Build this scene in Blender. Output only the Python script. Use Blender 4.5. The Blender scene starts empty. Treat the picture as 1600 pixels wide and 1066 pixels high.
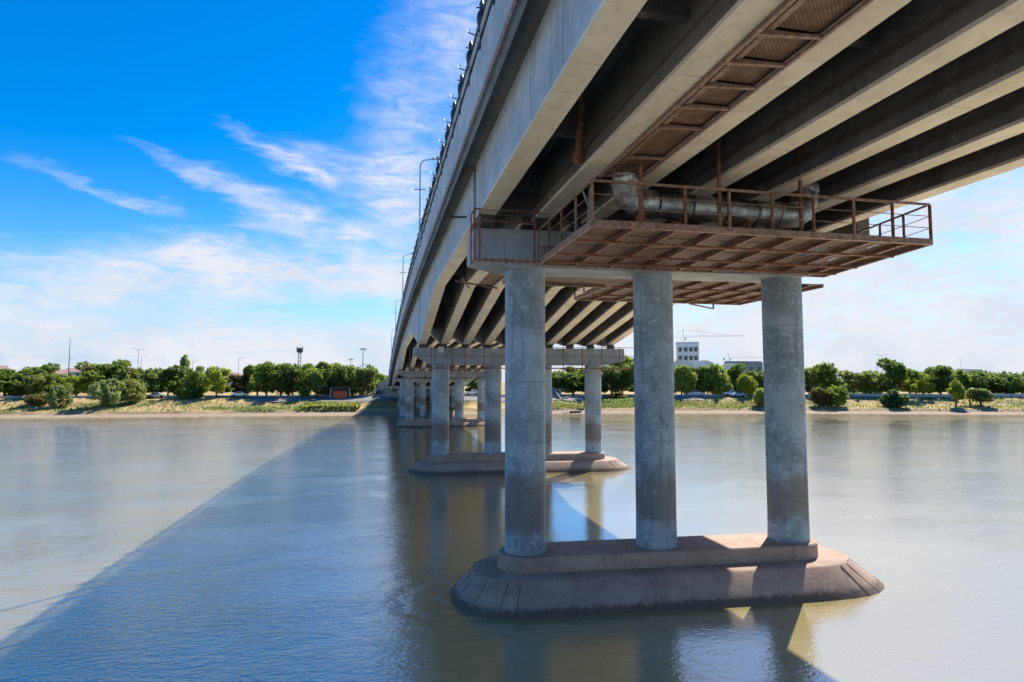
import bpy, bmesh, math, random
import numpy as np
from mathutils import Vector, Matrix
R = math.radians
sc = bpy.context.scene
COL = sc.collection

# ------------------------------------------------------------------ camera
H = 8.35
cam_d = bpy.data.cameras.new("camera"); cam = bpy.data.objects.new("camera", cam_d); COL.objects.link(cam)
cam_d.sensor_width = 36.0; cam_d.lens = 36.0 * 950 / 1600
cam_d.clip_start = 0.1; cam_d.clip_end = 12000
TH = math.atan(63 / 950.); PS = R(12.38)
cam.location = (0, 0, H)
cam.rotation_euler = (math.pi / 2 + TH, 0, -PS)
sc.camera = cam

# ------------------------------------------------------------------ light
SUN_EL = R(42.5)
SUN_AZ = math.atan2(0.69, 0.724)          # clockwise from +Y
EXPOSURE = 1.04
sun_d = bpy.data.lights.new("sun", 'SUN'); sun_d.energy = 5.0; sun_d.angle = R(0.5); sun_d.color = (1.0, 0.93, 0.82)
sun = bpy.data.objects.new("sun", sun_d); COL.objects.link(sun)
sdir = Vector((math.sin(SUN_AZ) * math.cos(SUN_EL), math.cos(SUN_AZ) * math.cos(SUN_EL), math.sin(SUN_EL)))
sun.rotation_euler = sdir.to_track_quat('Z', 'Y').to_euler()
sc.view_settings.view_transform = 'Standard'; sc.view_settings.look = 'None'
sc.view_settings.exposure = EXPOSURE; sc.view_settings.gamma = 1.0
sc.view_settings.use_curve_mapping = False


class NT:
    """tiny helper for writing node trees"""
    def __init__(self, tree):
        self.t = tree; self.n = tree.nodes; self.l = tree.links
    def new(self, typ, **kw):
        n = self.n.new(typ)
        for k, v in kw.items(): setattr(n, k, v)
        return n
    def put(self, sock, v):
        if hasattr(v, 'is_output') or isinstance(v, bpy.types.NodeSocket): self.l.new(v, sock)
        elif v is not None: sock.default_value = v
    def m(self, op, a, b=None, c=None, clamp=False):
        n = self.new('ShaderNodeMath', operation=op); n.use_clamp = clamp
        self.put(n.inputs[0], a)
        if b is not None: self.put(n.inputs[1], b)
        if c is not None: self.put(n.inputs[2], c)
        return n.outputs[0]
    def mix(self, f, a, b, mode='MIX'):
        n = self.new('ShaderNodeMix', data_type='RGBA', blend_type=mode); n.clamp_factor = True
        self.put(n.inputs[0], f); self.put(n.inputs[6], a); self.put(n.inputs[7], b)
        return n.outputs[2]
    def rng(self, v, a, b, c=0.0, d=1.0, smooth=True):
        n = self.new('ShaderNodeMapRange', interpolation_type='SMOOTHSTEP' if smooth else 'LINEAR')
        self.put(n.inputs[0], v)
        for i, x in enumerate((a, b, c, d)): n.inputs[i + 1].default_value = x
        return n.outputs[0]
    def noise(self, vec, scale, detail=4, rough=0.55, dist=0.0):
        n = self.new('ShaderNodeTexNoise'); self.put(n.inputs['Vector'], vec)
        n.inputs['Scale'].default_value = scale; n.inputs['Detail'].default_value = detail
        n.inputs['Roughness'].default_value = rough; n.inputs['Distortion'].default_value = dist
        return n.outputs[0]
    def mapping(self, vec, scale=(1, 1, 1), rot=(0, 0, 0), loc=(0, 0, 0)):
        n = self.new('ShaderNodeMapping'); self.put(n.inputs[0], vec)
        n.inputs['Location'].default_value = loc; n.inputs['Rotation'].default_value = rot; n.inputs['Scale'].default_value = scale
        return n.outputs[0]
    def sep(self, v):
        n = self.new('ShaderNodeSeparateXYZ'); self.put(n.inputs[0], v); return n.outputs
    def comb(self, x, y, z):
        n = self.new('ShaderNodeCombineXYZ')
        for i, v in enumerate((x, y, z)): self.put(n.inputs[i], v)
        return n.outputs[0]
    def bump(self, h, strength=0.3, dist=0.05, normal=None):
        n = self.new('ShaderNodeBump'); n.inputs['Strength'].default_value = strength; n.inputs['Distance'].default_value = dist
        self.put(n.inputs['Height'], h)
        if normal is not None: self.put(n.inputs['Normal'], normal)
        return n.outputs[0]


# ------------------------------------------------------------------ sky
world = bpy.data.worlds.new("World"); sc.world = world; world.use_nodes = True
w = NT(world.node_tree); w.n.clear()
sky = w.new('ShaderNodeTexSky', sky_type='NISHITA'); sky.sun_disc = False
sky.sun_elevation = SUN_EL; sky.sun_rotation = SUN_AZ; sky.altitude = 0; sky.air_density = 1.0; sky.dust_density = 0.35; sky.ozone_density = 3.0
hs = w.new('ShaderNodeHueSaturation'); hs.inputs['Hue'].default_value = 0.506; hs.inputs['Saturation'].default_value = 1.55; hs.inputs['Value'].default_value = 0.88
w.l.new(sky.outputs[0], hs.inputs['Color'])
tc = w.new('ShaderNodeTexCoord')
dv = tc.outputs['Generated']
sx, sy, sz = w.sep(dv)
az = w.m('MULTIPLY', w.m('ARCTAN2', sx, sy), 57.2958)
el = w.m('MULTIPLY', w.m('ARCSINE', sz), 57.2958)
zz = w.m('ADD', w.m('MAXIMUM', sz, 0.0), 0.09)
plane = w.comb(w.m('DIVIDE', sx, zz), w.m('DIVIDE', sy, zz), 0.0)
ang = w.comb(w.m('MULTIPLY', az, 0.1), w.m('MULTIPLY', el, 0.1), 0.0)
wisp = w.noise(w.mapping(ang, (1.0, 3.6, 1), (0, 0, R(20))), 2.2, 8, 0.62, 0.9)
fine = w.noise(w.mapping(ang, (1.2, 3.2, 1), (0, 0, R(24))), 5.0, 7, 0.6, 1.4)
soft = w.noise(ang, 1.5, 5, 0.55, 0.4)
veil = w.noise(w.mapping(plane, (0.35, 0.8, 1), (0, 0, R(35))), 1.1, 7, 0.6, 0.8)


waz = w.m('MULTIPLY', w.m('SUBTRACT', w.noise(w.mapping(ang, (.9, 2.4, 1), (0, 0, R(22)), (3, 7, 0)), 2.6, 7, .6), .5), 5.0)
wel = w.m('MULTIPLY', w.m('SUBTRACT', w.noise(w.mapping(ang, (.8, 2.8, 1), (0, 0, R(22)), (9, 2, 0)), 2.4, 8, .62), .5), 3.2)
azw = w.m('ADD', az, waz); elw = w.m('ADD', el, wel)


def blob(a0, e0, sl, ss, ang_deg, amp):
    """a cloud patch round azimuth a0, elevation e0 (degrees), long axis turned by ang_deg"""
    c, s = math.cos(R(ang_deg)), math.sin(R(ang_deg))
    da = w.m('SUBTRACT', azw, a0); de = w.m('SUBTRACT', elw, e0)
    u = w.m('ADD', w.m('MULTIPLY', da, c / sl), w.m('MULTIPLY', de, s / sl))
    v = w.m('ADD', w.m('MULTIPLY', da, -s / ss), w.m('MULTIPLY', de, c / ss))
    q = w.m('ADD', w.m('MULTIPLY', u, u), w.m('MULTIPLY', v, v))
    return w.m('MULTIPLY', w.m('EXPONENT', w.m('MULTIPLY', q, -1.0)), amp)


blobs = [(-9.3, 19.6, 3.4, 0.6, -22, .6), (-5.6, 18.2, 2.4, 0.75, -32, .62), (-4.5, 19.4, 5.5, 1.1, -8, .42),
         (-16.0, 17.3, 3.6, 0.6, -22, .6), (-11.0, 15.4, 3.6, 1.1, -24, .66), (-6.6, 14.2, 4.0, 1.5, -16, .66), (-2.5, 13.0, 3.5, 1.5, -14, .6), (-10.5, 13.3, 3.0, 0.45, 0, .45),
         (-24.0, 15.2, 3.4, 0.42, -14, .42), (-19.0, 14.2, 2.2, 0.65, -3, .62),
         (2.2, 22.0, 3.6, 7.5, 0, .62), (2.5, 14.5, 4.2, 4.5, 0, .55), (7.5, 33, 3.5, 8, 0, .75), (0.5, 17.5, 3.5, 2.5, 0, .4),
         (-16.0, 10.8, 4.5, 1.4, 6, .55), (-6.5, 9.8, 9.0, 1.8, -3, 1.15), (-13, 8.4, 7, 1.4, -8, .5), (-22, 7.4, 10.0, 1.8, 4, .8), (2, 9.4, 5.0, 1.8, 0, .7), (-10, 3.0, 22, 2.0, 0, .35), (-25, 9.2, 7, .9, 5, .4),
         (46.0, 10.0, 19.0, 11.0, 8, 1.1), (30, 20, 10, 12, 0, .5)]
mask = None
for b in blobs:
    g = blob(*b); mask = g if mask is None else w.m('ADD', mask, g)
mask = w.m('SUBTRACT', mask, blob(-4.0, 6.4, 8.0, 0.65, 1, .62))
mask = w.m('SUBTRACT', mask, blob(46.0, 6.0, 6.0, 0.9, 6, .3))
side = w.m('MULTIPLY', w.rng(az, -75.0, -36.0, 0.12, 1.0), w.rng(az, 70.0, 110.0, 1.0, 0.3))
low = w.m('MULTIPLY', w.rng(elw, 9.5, 1.0, 0.0, 0.95), side)
mask = w.m('ADD', mask, low)
rest = w.m('MULTIPLY', w.rng(veil, 0.5, 0.75), w.rng(w.m('ABSOLUTE', w.m('SUBTRACT', az, 10.0)), 48.0, 75.0, 0.0, 0.3))
tex = w.m('ADD', w.m('ADD', w.m('MULTIPLY', wisp, 1.15), w.m('MULTIPLY', fine, 0.3)), w.m('MULTIPLY', soft, 0.45))
dens = w.m('MULTIPLY', mask, w.rng(tex, 0.58, 1.2, 0.08, 1.45, smooth=False))
dens = w.m('MAXIMUM', w.rng(dens, 0.05, 1.15, 0.0, 0.96, smooth=False), rest)
haze_f = w.m('MULTIPLY', w.rng(el, 12.0, 0.0, 0.0, 0.9), side)
skycol = w.mix(haze_f, hs.outputs[0], (1.75, 2.85, 4.3, 1))
cloudcol = w.mix(w.rng(soft, 0.35, 0.65), (3.45, 3.7, 4.15, 1), (3.95, 4.02, 4.3, 1))
skycol = w.mix(dens, skycol, cloudcol)
bg = w.new('ShaderNodeBackground'); bg.inputs['Strength'].default_value = 0.104
w.l.new(skycol, bg.inputs['Color'])
wo = w.new('ShaderNodeOutputWorld'); w.l.new(bg.outputs[0], wo.inputs['Surface'])


# ------------------------------------------------------------------ materials
def material(name):
    m = bpy.data.materials.new(name); m.use_nodes = True
    t = NT(m.node_tree); b = t.n['Principled BSDF']
    return m, t, b


def concrete(name, base, dark, light, streak=0.35, rough=0.85, stain=None, board=None, bump=0.35, joints=None, wet=False):
    m, t, b = material(name)
    co = t.new('ShaderNodeNewGeometry').outputs['Position']
    pos = co
    off = t.m('MULTIPLY', t.new('ShaderNodeObjectInfo').outputs['Random'], 40.0)     # every piece weathers its own way
    va = t.new('ShaderNodeVectorMath', operation='ADD'); t.put(va.inputs[0], co); t.put(va.inputs[1], t.comb(off, off, 0.0)); co = va.outputs[0]
    n1 = t.noise(co, 0.55, 6, 0.6, 0.3); n2 = t.noise(co, 4.5, 6, 0.65); n3 = t.noise(co, 28.0, 4, 0.6)
    st = t.noise(t.mapping(co, (3.5, 3.5, 0.18)), 1.3, 5, 0.6)
    c = t.mix(t.rng(n1, 0.32, 0.68), dark, base)
    c = t.mix(t.m('MULTIPLY', t.rng(n2, 0.5, 0.72), 0.55), c, light)
    c = t.mix(t.m('MULTIPLY', t.rng(st, 0.52, 0.75), streak), c, tuple(x * 0.45 for x in dark[:3]) + (1,))
    if stain:
        z0, z1, scol = stain                 # a water-mark band on the lower shaft
        z = t.sep(pos)[2]
        zn = t.m('ADD', z, t.m('MULTIPLY', t.m('SUBTRACT', t.noise(co, 0.9, 5, .6), 0.5), 2.2))
        band = t.m('MULTIPLY', t.rng(zn, z0, z0 + 0.7), t.rng(zn, z1 + 0.8, z1))
        c = t.mix(t.m('MULTIPLY', band, 0.7), c, scol)
        patch = t.m('MULTIPLY', t.rng(t.noise(co, 1.6, 6, .7, .6), 0.56, 0.66), 0.5)
        c = t.mix(patch, c, tuple(x * 0.55 for x in dark[:3]) + (1,))
        light_spots = t.m('MULTIPLY', t.rng(t.noise(t.mapping(co, loc=(7, 3, 1)), 2.3, 6, .7, .8), 0.62, 0.7), 0.5)
        c = t.mix(light_spots, c, light)
    jl = None
    if joints:                               # faint pour joints, unevenly dirty
        q = t.sep(pos)[{'Y': 1, 'Z': 2}[joints]]
        q = t.m('ADD', q, t.m('MULTIPLY', t.m('SUBTRACT', n2, .5), .05))
        fr_ = t.m('ABSOLUTE', t.m('SUBTRACT', t.m('FRACT', t.m('MULTIPLY', q, {'Y': .31, 'Z': .42}[joints])), .5))
        jl = t.m('MULTIPLY', t.rng(fr_, .018, .008), t.rng(n1, .35, .6))
        c = t.mix(t.m('MULTIPLY', jl, .32), c, tuple(x * .4 for x in dark[:3]) + (1,))
        blot = t.rng(t.noise(t.mapping(co, (1, .35, 1) if joints == 'Y' else (1, 1, .5)), .8, 7, .68, .8), .56, .72)
        c = t.mix(t.m('MULTIPLY', blot, .4), c, tuple(x * .6 for x in dark[:3]) + (1,))
    if wet:                                  # dark wet band and silt at the waterline
        zw = t.m('ADD', t.sep(pos)[2], t.m('MULTIPLY', t.m('SUBTRACT', n2, .5), .35))
        c = t.mix(t.m('MULTIPLY', t.rng(zw, .34, .16), .75), c, (.055, .042, .03, 1))
        c = t.mix(t.m('MULTIPLY', t.m('MULTIPLY', t.rng(zw, .3, .5), t.rng(zw, .75, .55)), .35), c, (.40, .31, .23, 1))
        cr = t.rng(t.m('ABSOLUTE', t.m('SUBTRACT', t.noise(co, 1.1, 4, .7, 1.2), .5)), .012, .004)
        c = t.mix(t.m('MULTIPLY', cr, .18), c, (.05, .035, .03, 1))
    t.l.new(c, b.inputs['Base Color'])
    b.inputs['Roughness'].default_value = rough; b.inputs['Specular IOR Level'].default_value = 0.3
    h = t.m('ADD', t.m('MULTIPLY', n2, 0.6), t.m('MULTIPLY', n3, 0.25))
    if board:
        wv = t.new('ShaderNodeTexWave', wave_type='BANDS', bands_direction=board[0]); t.put(wv.inputs['Vector'], co)
        wv.inputs['Scale'].default_value = board[1]; wv.inputs['Distortion'].default_value = 0.15
        h = t.m('ADD', h, t.m('MULTIPLY', wv.outputs[1], 0.12))
    t.l.new(t.bump(h, bump, 0.06), b.inputs['Normal'])
    return m


M = {}
M['girder'] = concrete('lit_soffit_concrete', (.72, .645, .545, 1), (.58, .51, .43, 1), (.78, .71, .62, 1), .3, bump=.3, joints='Y')  # soffit copy, paler: light bounced off the water put into its colour
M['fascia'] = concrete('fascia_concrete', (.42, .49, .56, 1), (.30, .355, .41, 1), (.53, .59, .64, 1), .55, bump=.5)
M['shaded_web'] = concrete('shaded_web_concrete', (.18, .163, .145, 1), (.11, .10, .088, 1), (.25, .23, .205, 1), .35, bump=.2)  # inner web copy, darker: deep shade under the deck put into its colour
M['slab'] = concrete('shaded_slab_concrete', (.22, .205, .19, 1), (.14, .13, .125, 1), (.28, .26, .24, 1), .4)  # slab darkened along with the webs, for the shade under the deck
M['cap'] = concrete('cap_concrete', (.35, .37, .385, 1), (.24, .255, .27, 1), (.45, .46, .46, 1), .5)
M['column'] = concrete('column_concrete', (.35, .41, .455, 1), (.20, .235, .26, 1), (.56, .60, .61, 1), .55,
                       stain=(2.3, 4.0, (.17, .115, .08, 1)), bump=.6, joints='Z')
M['footing'] = concrete('footing_concrete', (.42, .29, .225, 1), (.29, .20, .155, 1), (.50, .37, .295, 1), .35, bump=.5, wet=True)
M['wall'] = concrete('wall_concrete', (.34, .34, .35, 1), (.26, .26, .27, 1), (.42, .42, .42, 1), .3)
M['pale_wall'] = concrete('pale_wall', (.55, .53, .5, 1), (.45, .43, .4, 1), (.62, .6, .57, 1), .3)
M['planks'] = concrete('plank_slab', (.33, .27, .2, 1), (.22, .17, .12, 1), (.42, .35, .26, 1), .2, board=('Y', 3.0), bump=.9)


def simple(name, col, rough=.6, metal=0., var=.25, scale=6., bump=0.):
    m, t, b = material(name)
    co = t.new('ShaderNodeNewGeometry').outputs['Position']
    n = t.noise(co, scale, 5, .6)
    c = t.mix(t.rng(n, .3, .7), tuple(x * (1 - var) for x in col[:3]) + (1,), tuple(min(1, x * (1 + var)) for x in col[:3]) + (1,))
    t.l.new(c, b.inputs['Base Color'])
    b.inputs['Roughness'].default_value = rough; b.inputs['Metallic'].default_value = metal
    if bump: t.l.new(t.bump(n, bump, .02), b.inputs['Normal'])
    return m


M['rust'] = simple('rusty_steel', (.20, .085, .047), .75, .1, .5, 7, .4)
M['rust_pale'] = simple('rust_stained_paint', (.25, .155, .115), .7, .1, .4, 7, .3)
M['dark_iron'] = simple('dark_iron', (.045, .05, .055), .5, .3, .3)
M['grey_metal'] = simple('galvanised_steel', (.42, .45, .48), .4, .6, .15)
M['white_paint'] = simple('white_paint', (.75, .75, .74), .5, 0, .06)
M['bearing'] = simple('bearing_rubber', (.06, .05, .045), .8)
M['asphalt'] = simple('asphalt', (.05, .05, .05), 1.0, 0, .2, 3); M['asphalt'].node_tree.nodes['Principled BSDF'].inputs['Specular IOR Level'].default_value = .05
M['glass'] = simple('window_glass', (.03, .045, .06), .12, 0, .2)
M['car_white'] = simple('white_car_paint', (.72, .73, .74), .25, 0, .03)
M['car_blue'] = simple('pale_blue_car_paint', (.36, .48, .62), .25, 0, .05)
M['car_silver'] = simple('silver_car_paint', (.42, .44, .46), .25, .4, .03)
M['tyre'] = simple('tyre_rubber', (.02, .02, .02), .85)
M['red'] = simple('orange_red_paint', (.55, .08, .03), .5, 0, .12)
M['red_roof'] = simple('red_roof_tiles', (.30, .19, .16), .8, 0, .2)
M['building'] = simple('pale_blue_render', (.62, .68, .76), .7, 0, .06, .3)
M['white_roof'] = simple('white_sheet_roof', (.66, .68, .70), .45, .1, .06, .5)
M['teal'] = simple('grey_green_cladding', (.18, .24, .25), .5, .2, .1, .5)
M['bark'] = simple('bark', (.09, .065, .045), .9, 0, .35, 5, .4)
M['stone'] = concrete('stone_slope', (.22, .215, .21, 1), (.13, .125, .12, 1), (.32, .31, .29, 1), .1, bump=1.0)

# woven mesh flooring: rusty strands with dark gaps
m, t, b = material('rusty_mesh'); M['mesh'] = m
co = t.new('ShaderNodeNewGeometry').outputs['Position']
x_, y_, z_ = t.sep(co)
fx = t.m('ABSOLUTE', t.m('SUBTRACT', t.m('FRACT', t.m('MULTIPLY', t.m('ADD', x_, y_), 11.0)), .5))
fy = t.m('ABSOLUTE', t.m('SUBTRACT', t.m('FRACT', t.m('MULTIPLY', t.m('SUBTRACT', x_, y_), 11.0)), .5))
hole = t.m('MULTIPLY', t.rng(fx, .30, .22), t.rng(fy, .30, .22))
nn = t.noise(co, 3.0, 5, .6)
base = t.mix(t.rng(nn, .3, .7), (.12, .06, .04, 1), (.23, .125, .085, 1))
t.l.new(t.mix(t.m('MULTIPLY', hole, .85), base, (.02, .013, .01, 1)), b.inputs['Base Color'])
b.inputs['Roughness'].default_value = .8
t.l.new(t.bump(t.m('SUBTRACT', 1.0, hole), .6, .01), b.inputs['Normal'])

# crinkled foil round the duct
m, t, b = material('foil_lagging'); M['foil'] = m
tcn = t.new('ShaderNodeNewGeometry').outputs['Position']
n1 = t.noise(t.mapping(tcn, (6, 1.2, 1.2)), 2.2, 6, .7, .6); n2 = t.noise(tcn, 2.0, 4, .6)
t.l.new(t.mix(t.rng(n2, .35, .65), (.30, .28, .26, 1), (.74, .72, .69, 1)), b.inputs['Base Color'])
b.inputs['Metallic'].default_value = .95; b.inputs['Roughness'].default_value = .24
t.l.new(t.bump(n1, .8, .08), b.inputs['Normal'])


def leafmat(name, c1, c2):
    m, t, b = material(name)
    oi = t.new('ShaderNodeObjectInfo')
    co = t.new('ShaderNodeNewGeometry').outputs['Position']
    n = t.noise(co, .8, 3, .6)
    f = t.m('ADD', t.m('MULTIPLY', n, .9), t.m('MULTIPLY', t.m('SUBTRACT', oi.outputs['Random'], .5), .5))
    c = t.mix(t.rng(f, .2, .75), c1 + (1,), c2 + (1,))
    t.l.new(c, b.inputs['Base Color']); b.inputs['Roughness'].default_value = .6; b.inputs['Specular IOR Level'].default_value = .25
    tr = t.new('ShaderNodeBsdfTranslucent'); t.l.new(t.mix(.5, c, (.16, .22, .03, 1)), tr.inputs['Color'])
    mx = t.new('ShaderNodeMixShader'); mx.inputs[0].default_value = .55
    t.l.new(b.outputs[0], mx.inputs[1]); t.l.new(tr.outputs[0], mx.inputs[2])
    t.l.new(mx.outputs[0], t.n['Material Output'].inputs['Surface'])
    return m


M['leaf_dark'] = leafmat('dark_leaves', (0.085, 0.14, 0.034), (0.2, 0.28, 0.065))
M['leaf_mid'] = leafmat('mid_green_leaves', (0.17, 0.24, 0.042), (0.32, 0.4, 0.085))
M['leaf_olive'] = leafmat('olive_leaves', (0.22, 0.24, 0.065), (0.38, 0.39, 0.11))
M['leaf_yellow'] = leafmat('yellow_green_leaves', (0.3, 0.36, 0.04), (0.48, 0.5, 0.07))
M['leaf_pale'] = leafmat('pale_leaves', (0.22, 0.29, 0.1), (0.37, 0.44, 0.18))
M['leaf_rust'] = leafmat('dry_brown_leaves', (.13, .085, .035), (.22, .15, .065))
M['leaf_blue'] = leafmat('blue_green_leaves', (.03, .085, .045), (.06, .13, .07))
M['straw'] = leafmat('dry_grass', (.18, .14, .05), (.26, .22, .08))

# water: silty river, ripples as bump
m, t, b = material('river_water'); M['water'] = m
co = t.new('ShaderNodeNewGeometry').outputs['Position']
big = t.noise(t.mapping(co, (.05, .09, 1)), 1.0, 3, .5)
swell = t.noise(t.mapping(co, (.55, 1.3, 1), (0, 0, R(22))), 1.0, 4, .55, .3)
rip = t.noise(t.mapping(co, (1.7, 3.6, 1), (0, 0, R(28))), 1.25, 4, .6, .4)
rip2 = t.noise(t.mapping(co, (3.6, 5.0, 1), (0, 0, R(-15))), 1.9, 3, .6, .3)
calm = t.rng(t.noise(t.mapping(co, (.10, .16, 1), (0, 0, R(15))), 1.0, 4, .6, .4), .36, .64, .60, 1.12)
hgt = t.m('ADD', t.m('ADD', t.m('MULTIPLY', swell, 0.07), t.m('MULTIPLY', rip, 0.10)), t.m('MULTIPLY', rip2, 0.06))
wx = t.sep(co)[0]
lee = t.m('ADD', t.rng(wx, -5.0, 3.5, 1.0, .30), t.rng(wx, 22.0, 34.0, 0.0, .35))      # the piers break the wind
hgt = t.m('MULTIPLY', t.m('MULTIPLY', hgt, calm), lee)
# slow eddies shed by the upstream end of the near pier
px_, py_, pz_ = t.sep(co)
rr_ = t.m('SQRT', t.m('ADD', t.m('POWER', t.m('SUBTRACT', px_, 3.2), 2.0), t.m('POWER', t.m('SUBTRACT', py_, 24.0), 2.0)))
ring = t.m('MULTIPLY', t.m('SINE', t.m('ADD', t.m('MULTIPLY', rr_, 5.5), t.m('MULTIPLY', swell, 9.0))), t.m('EXPONENT', t.m('MULTIPLY', rr_, -.55)))
hgt = t.m('ADD', hgt, t.m('MULTIPLY', ring, .045))
nrm = t.bump(hgt, 0.42, 1.0)
t.n.remove(b)
mudc = t.mix(t.rng(big, .35, .65), (.37, .305, .135, 1), (.44, .365, .17, 1))
df = t.new('ShaderNodeBsdfDiffuse'); t.l.new(mudc, df.inputs['Color'])
gl = t.new('ShaderNodeBsdfGlossy'); gl.inputs['Roughness'].default_value = .025; t.l.new(nrm, gl.inputs['Normal'])
lw = t.new('ShaderNodeLayerWeight'); lw.inputs['Blend'].default_value = .5; t.l.new(nrm, lw.inputs['Normal'])
fac = t.m('ADD', t.m('MULTIPLY', t.m('POWER', lw.outputs['Facing'], 1.5), .96), .03, clamp=True)
mx = t.new('ShaderNodeMixShader'); t.l.new(fac, mx.inputs[0]); t.l.new(df.outputs[0], mx.inputs[1]); t.l.new(gl.outputs[0], mx.inputs[2])
t.l.new(mx.outputs[0], t.n['Material Output'].inputs['Surface'])


# ------------------------------------------------------------------ builders
class MB:
    def __init__(self): self.v = []; self.f = []
    def add(self, vs, fs):
        o = len(self.v); self.v += [tuple(p) for p in vs]; self.f += [tuple(i + o for i in q) for q in fs]; return self
    def box(self, x0, x1, y0, y1, z0, z1):
        return self.add([(x0, y0, z0), (x1, y0, z0), (x1, y1, z0), (x0, y1, z0), (x0, y0, z1), (x1, y0, z1), (x1, y1, z1), (x0, y1, z1)],
                        [(0, 3, 2, 1), (4, 5, 6, 7), (0, 1, 5, 4), (1, 2, 6, 5), (2, 3, 7, 6), (3, 0, 4, 7)])
    def bar(self, a, b, w_, h_=None, up=(0, 0, 1)):
        a, b = Vector(a), Vector(b); h_ = h_ or w_
        d = (b - a).normalized(); u = Vector(up)
        if abs(d.dot(u)) > .97: u = Vector((0, 1, 0))
        s = d.cross(u).normalized() * w_ / 2; q = s.cross(d).normalized() * h_ / 2
        vs = [a - s - q, a + s - q, a + s + q, a - s + q, b - s - q, b + s - q, b + s + q, b - s + q]
        return self.add(vs, [(3, 2, 1, 0), (4, 5, 6, 7), (0, 1, 5, 4), (1, 2, 6, 5), (2, 3, 7, 6), (3, 0, 4, 7)])
    def tube(self, pts, rad, n=10, cap=True):
        pts = [Vector(p) for p in pts]; k = len(pts)
        rs = rad if isinstance(rad, (list, tuple)) else [rad] * k
        o = len(self.v); ref = None
        for i, p in enumerate(pts):
            d = (pts[min(i + 1, k - 1)] - pts[max(i - 1, 0)]).normalized()
            if ref is None: ref = Vector((0, 0, 1)) if abs(d.z) < .9 else Vector((1, 0, 0))
            s = d.cross(ref).normalized(); ref = s.cross(d).normalized()
            for j in range(n):
                a = 2 * math.pi * j / n
                self.v.append(tuple(p + (s * math.cos(a) + ref * math.sin(a)) * rs[i]))
        for i in range(k - 1):
            for j in range(n):
                self.f.append((o + i * n + j, o + i * n + (j + 1) % n, o + (i + 1) * n + (j + 1) % n, o + (i + 1) * n + j))
        if cap:
            self.f.append(tuple(o + j for j in reversed(range(n)))); self.f.append(tuple(o + (k - 1) * n + j for j in range(n)))
        return self
    def lathe(self, c, prof, n=16):
        o = len(self.v)
        for r, z in prof:
            for j in range(n):
                a = 2 * math.pi * j / n; self.v.append((c[0] + r * math.cos(a), c[1] + r * math.sin(a), c[2] + z))
        for i in range(len(prof) - 1):
            for j in range(n):
                self.f.append((o + i * n + j, o + i * n + (j + 1) % n, o + (i + 1) * n + (j + 1) % n, o + (i + 1) * n + j))
        self.f.append(tuple(o + j for j in reversed(range(n)))); self.f.append(tuple(o + (len(prof) - 1) * n + j for j in range(n)))
        return self
    def loft(self, rings, cap=True):
        o = len(self.v); n = len(rings[0])
        for r in rings: self.v += [tuple(p) for p in r]
        for i in range(len(rings) - 1):
            for j in range(n):
                self.f.append((o + i * n + j, o + i * n + (j + 1) % n, o + (i + 1) * n + (j + 1) % n, o + (i + 1) * n + j))
        if cap:
            self.f.append(tuple(o + j for j in reversed(range(n)))); self.f.append(tuple(o + (len(rings) - 1) * n + j for j in range(n)))
        return self
    def prism_xz(self, poly, y0, y1):
        return self.loft([[(x, y0, z) for x, z in poly], [(x, y1, z) for x, z in poly]])
    def build(self, name, mat, parent=None, smooth=False, bevel=0, shift=None):
        me = bpy.data.meshes.new(name); me.from_pydata(self.v, [], self.f)
        bm = bmesh.new(); bm.from_mesh(me); bmesh.ops.recalc_face_normals(bm, faces=bm.faces[:])
        if bevel:
            ed = [e for e in bm.edges if len(e.link_faces) == 2 and e.calc_face_angle(0) > .6]
            bmesh.ops.bevel(bm, geom=ed, offset=bevel, segments=2, affect='EDGES', profile=.6)
        bm.to_mesh(me); bm.free()
        if smooth:
            for p in me.polygons: p.use_smooth = True
            me.set_sharp_from_angle(angle=R(40))
        me.materials.append(mat)
        o = bpy.data.objects.new(name, me); COL.objects.link(o)
        if parent is not None: o.parent = parent; o.matrix_parent_inverse = parent.matrix_world.inverted() if False else Matrix.Identity(4)
        return o


def tag(o, label=None, cat=None, group=None, kind=None):
    if label: o['label'] = label
    if cat: o['category'] = cat
    if group: o['group'] = group
    if kind: o['kind'] = kind
    return o


def thing(name, label, cat, loc=(0, 0, 0), rz=0, group=None):
    o = bpy.data.objects.new(name, None); COL.objects.link(o); o.empty_display_size = .5
    o.location = loc; o.rotation_euler = (0, 0, rz)
    return tag(o, label, cat, group)


def dup(root, loc=None, rz=None, scale=None, label=None, group=None):
    r = root.copy(); COL.objects.link(r)
    if loc is not None: r.location = loc
    if rz is not None: r.rotation_euler = (0, 0, rz)
    if scale is not None: r.scale = scale
    if label: r['label'] = label
    if group: r['group'] = group
    for ch in list(root.children):
        c = ch.copy(); COL.objects.link(c); c.parent = r
        for g in ch.children:
            d = g.copy(); COL.objects.link(d); d.parent = c
    return r


# ------------------------------------------------------------------ the far bank
SH = [(-2500, 330), (-700, 200), (-300, 168), (-82, 157), (-5, 152.6), (50, 149.6), (82, 142.6), (114, 135.5), (156, 120), (220, 92), (400, 10), (900, -260)]


def shore(x):
    for (a, ya), (b_, yb) in zip(SH[:-1], SH[1:]):
        if x <= b_:
            f = (x - a) / (b_ - a); return ya + (yb - ya) * f, (yb - ya) / (b_ - a)
    return SH[-1][1], -.5


def wob(x):
    return 1.0 * math.sin(x * .11) + .7 * math.sin(x * .29 + 1) + .5 * math.sin(x * .61 + 2)


def inland(x, y):
    ys, s = shore(x); return (y - ys) / math.sqrt(1 + s * s)


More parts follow.
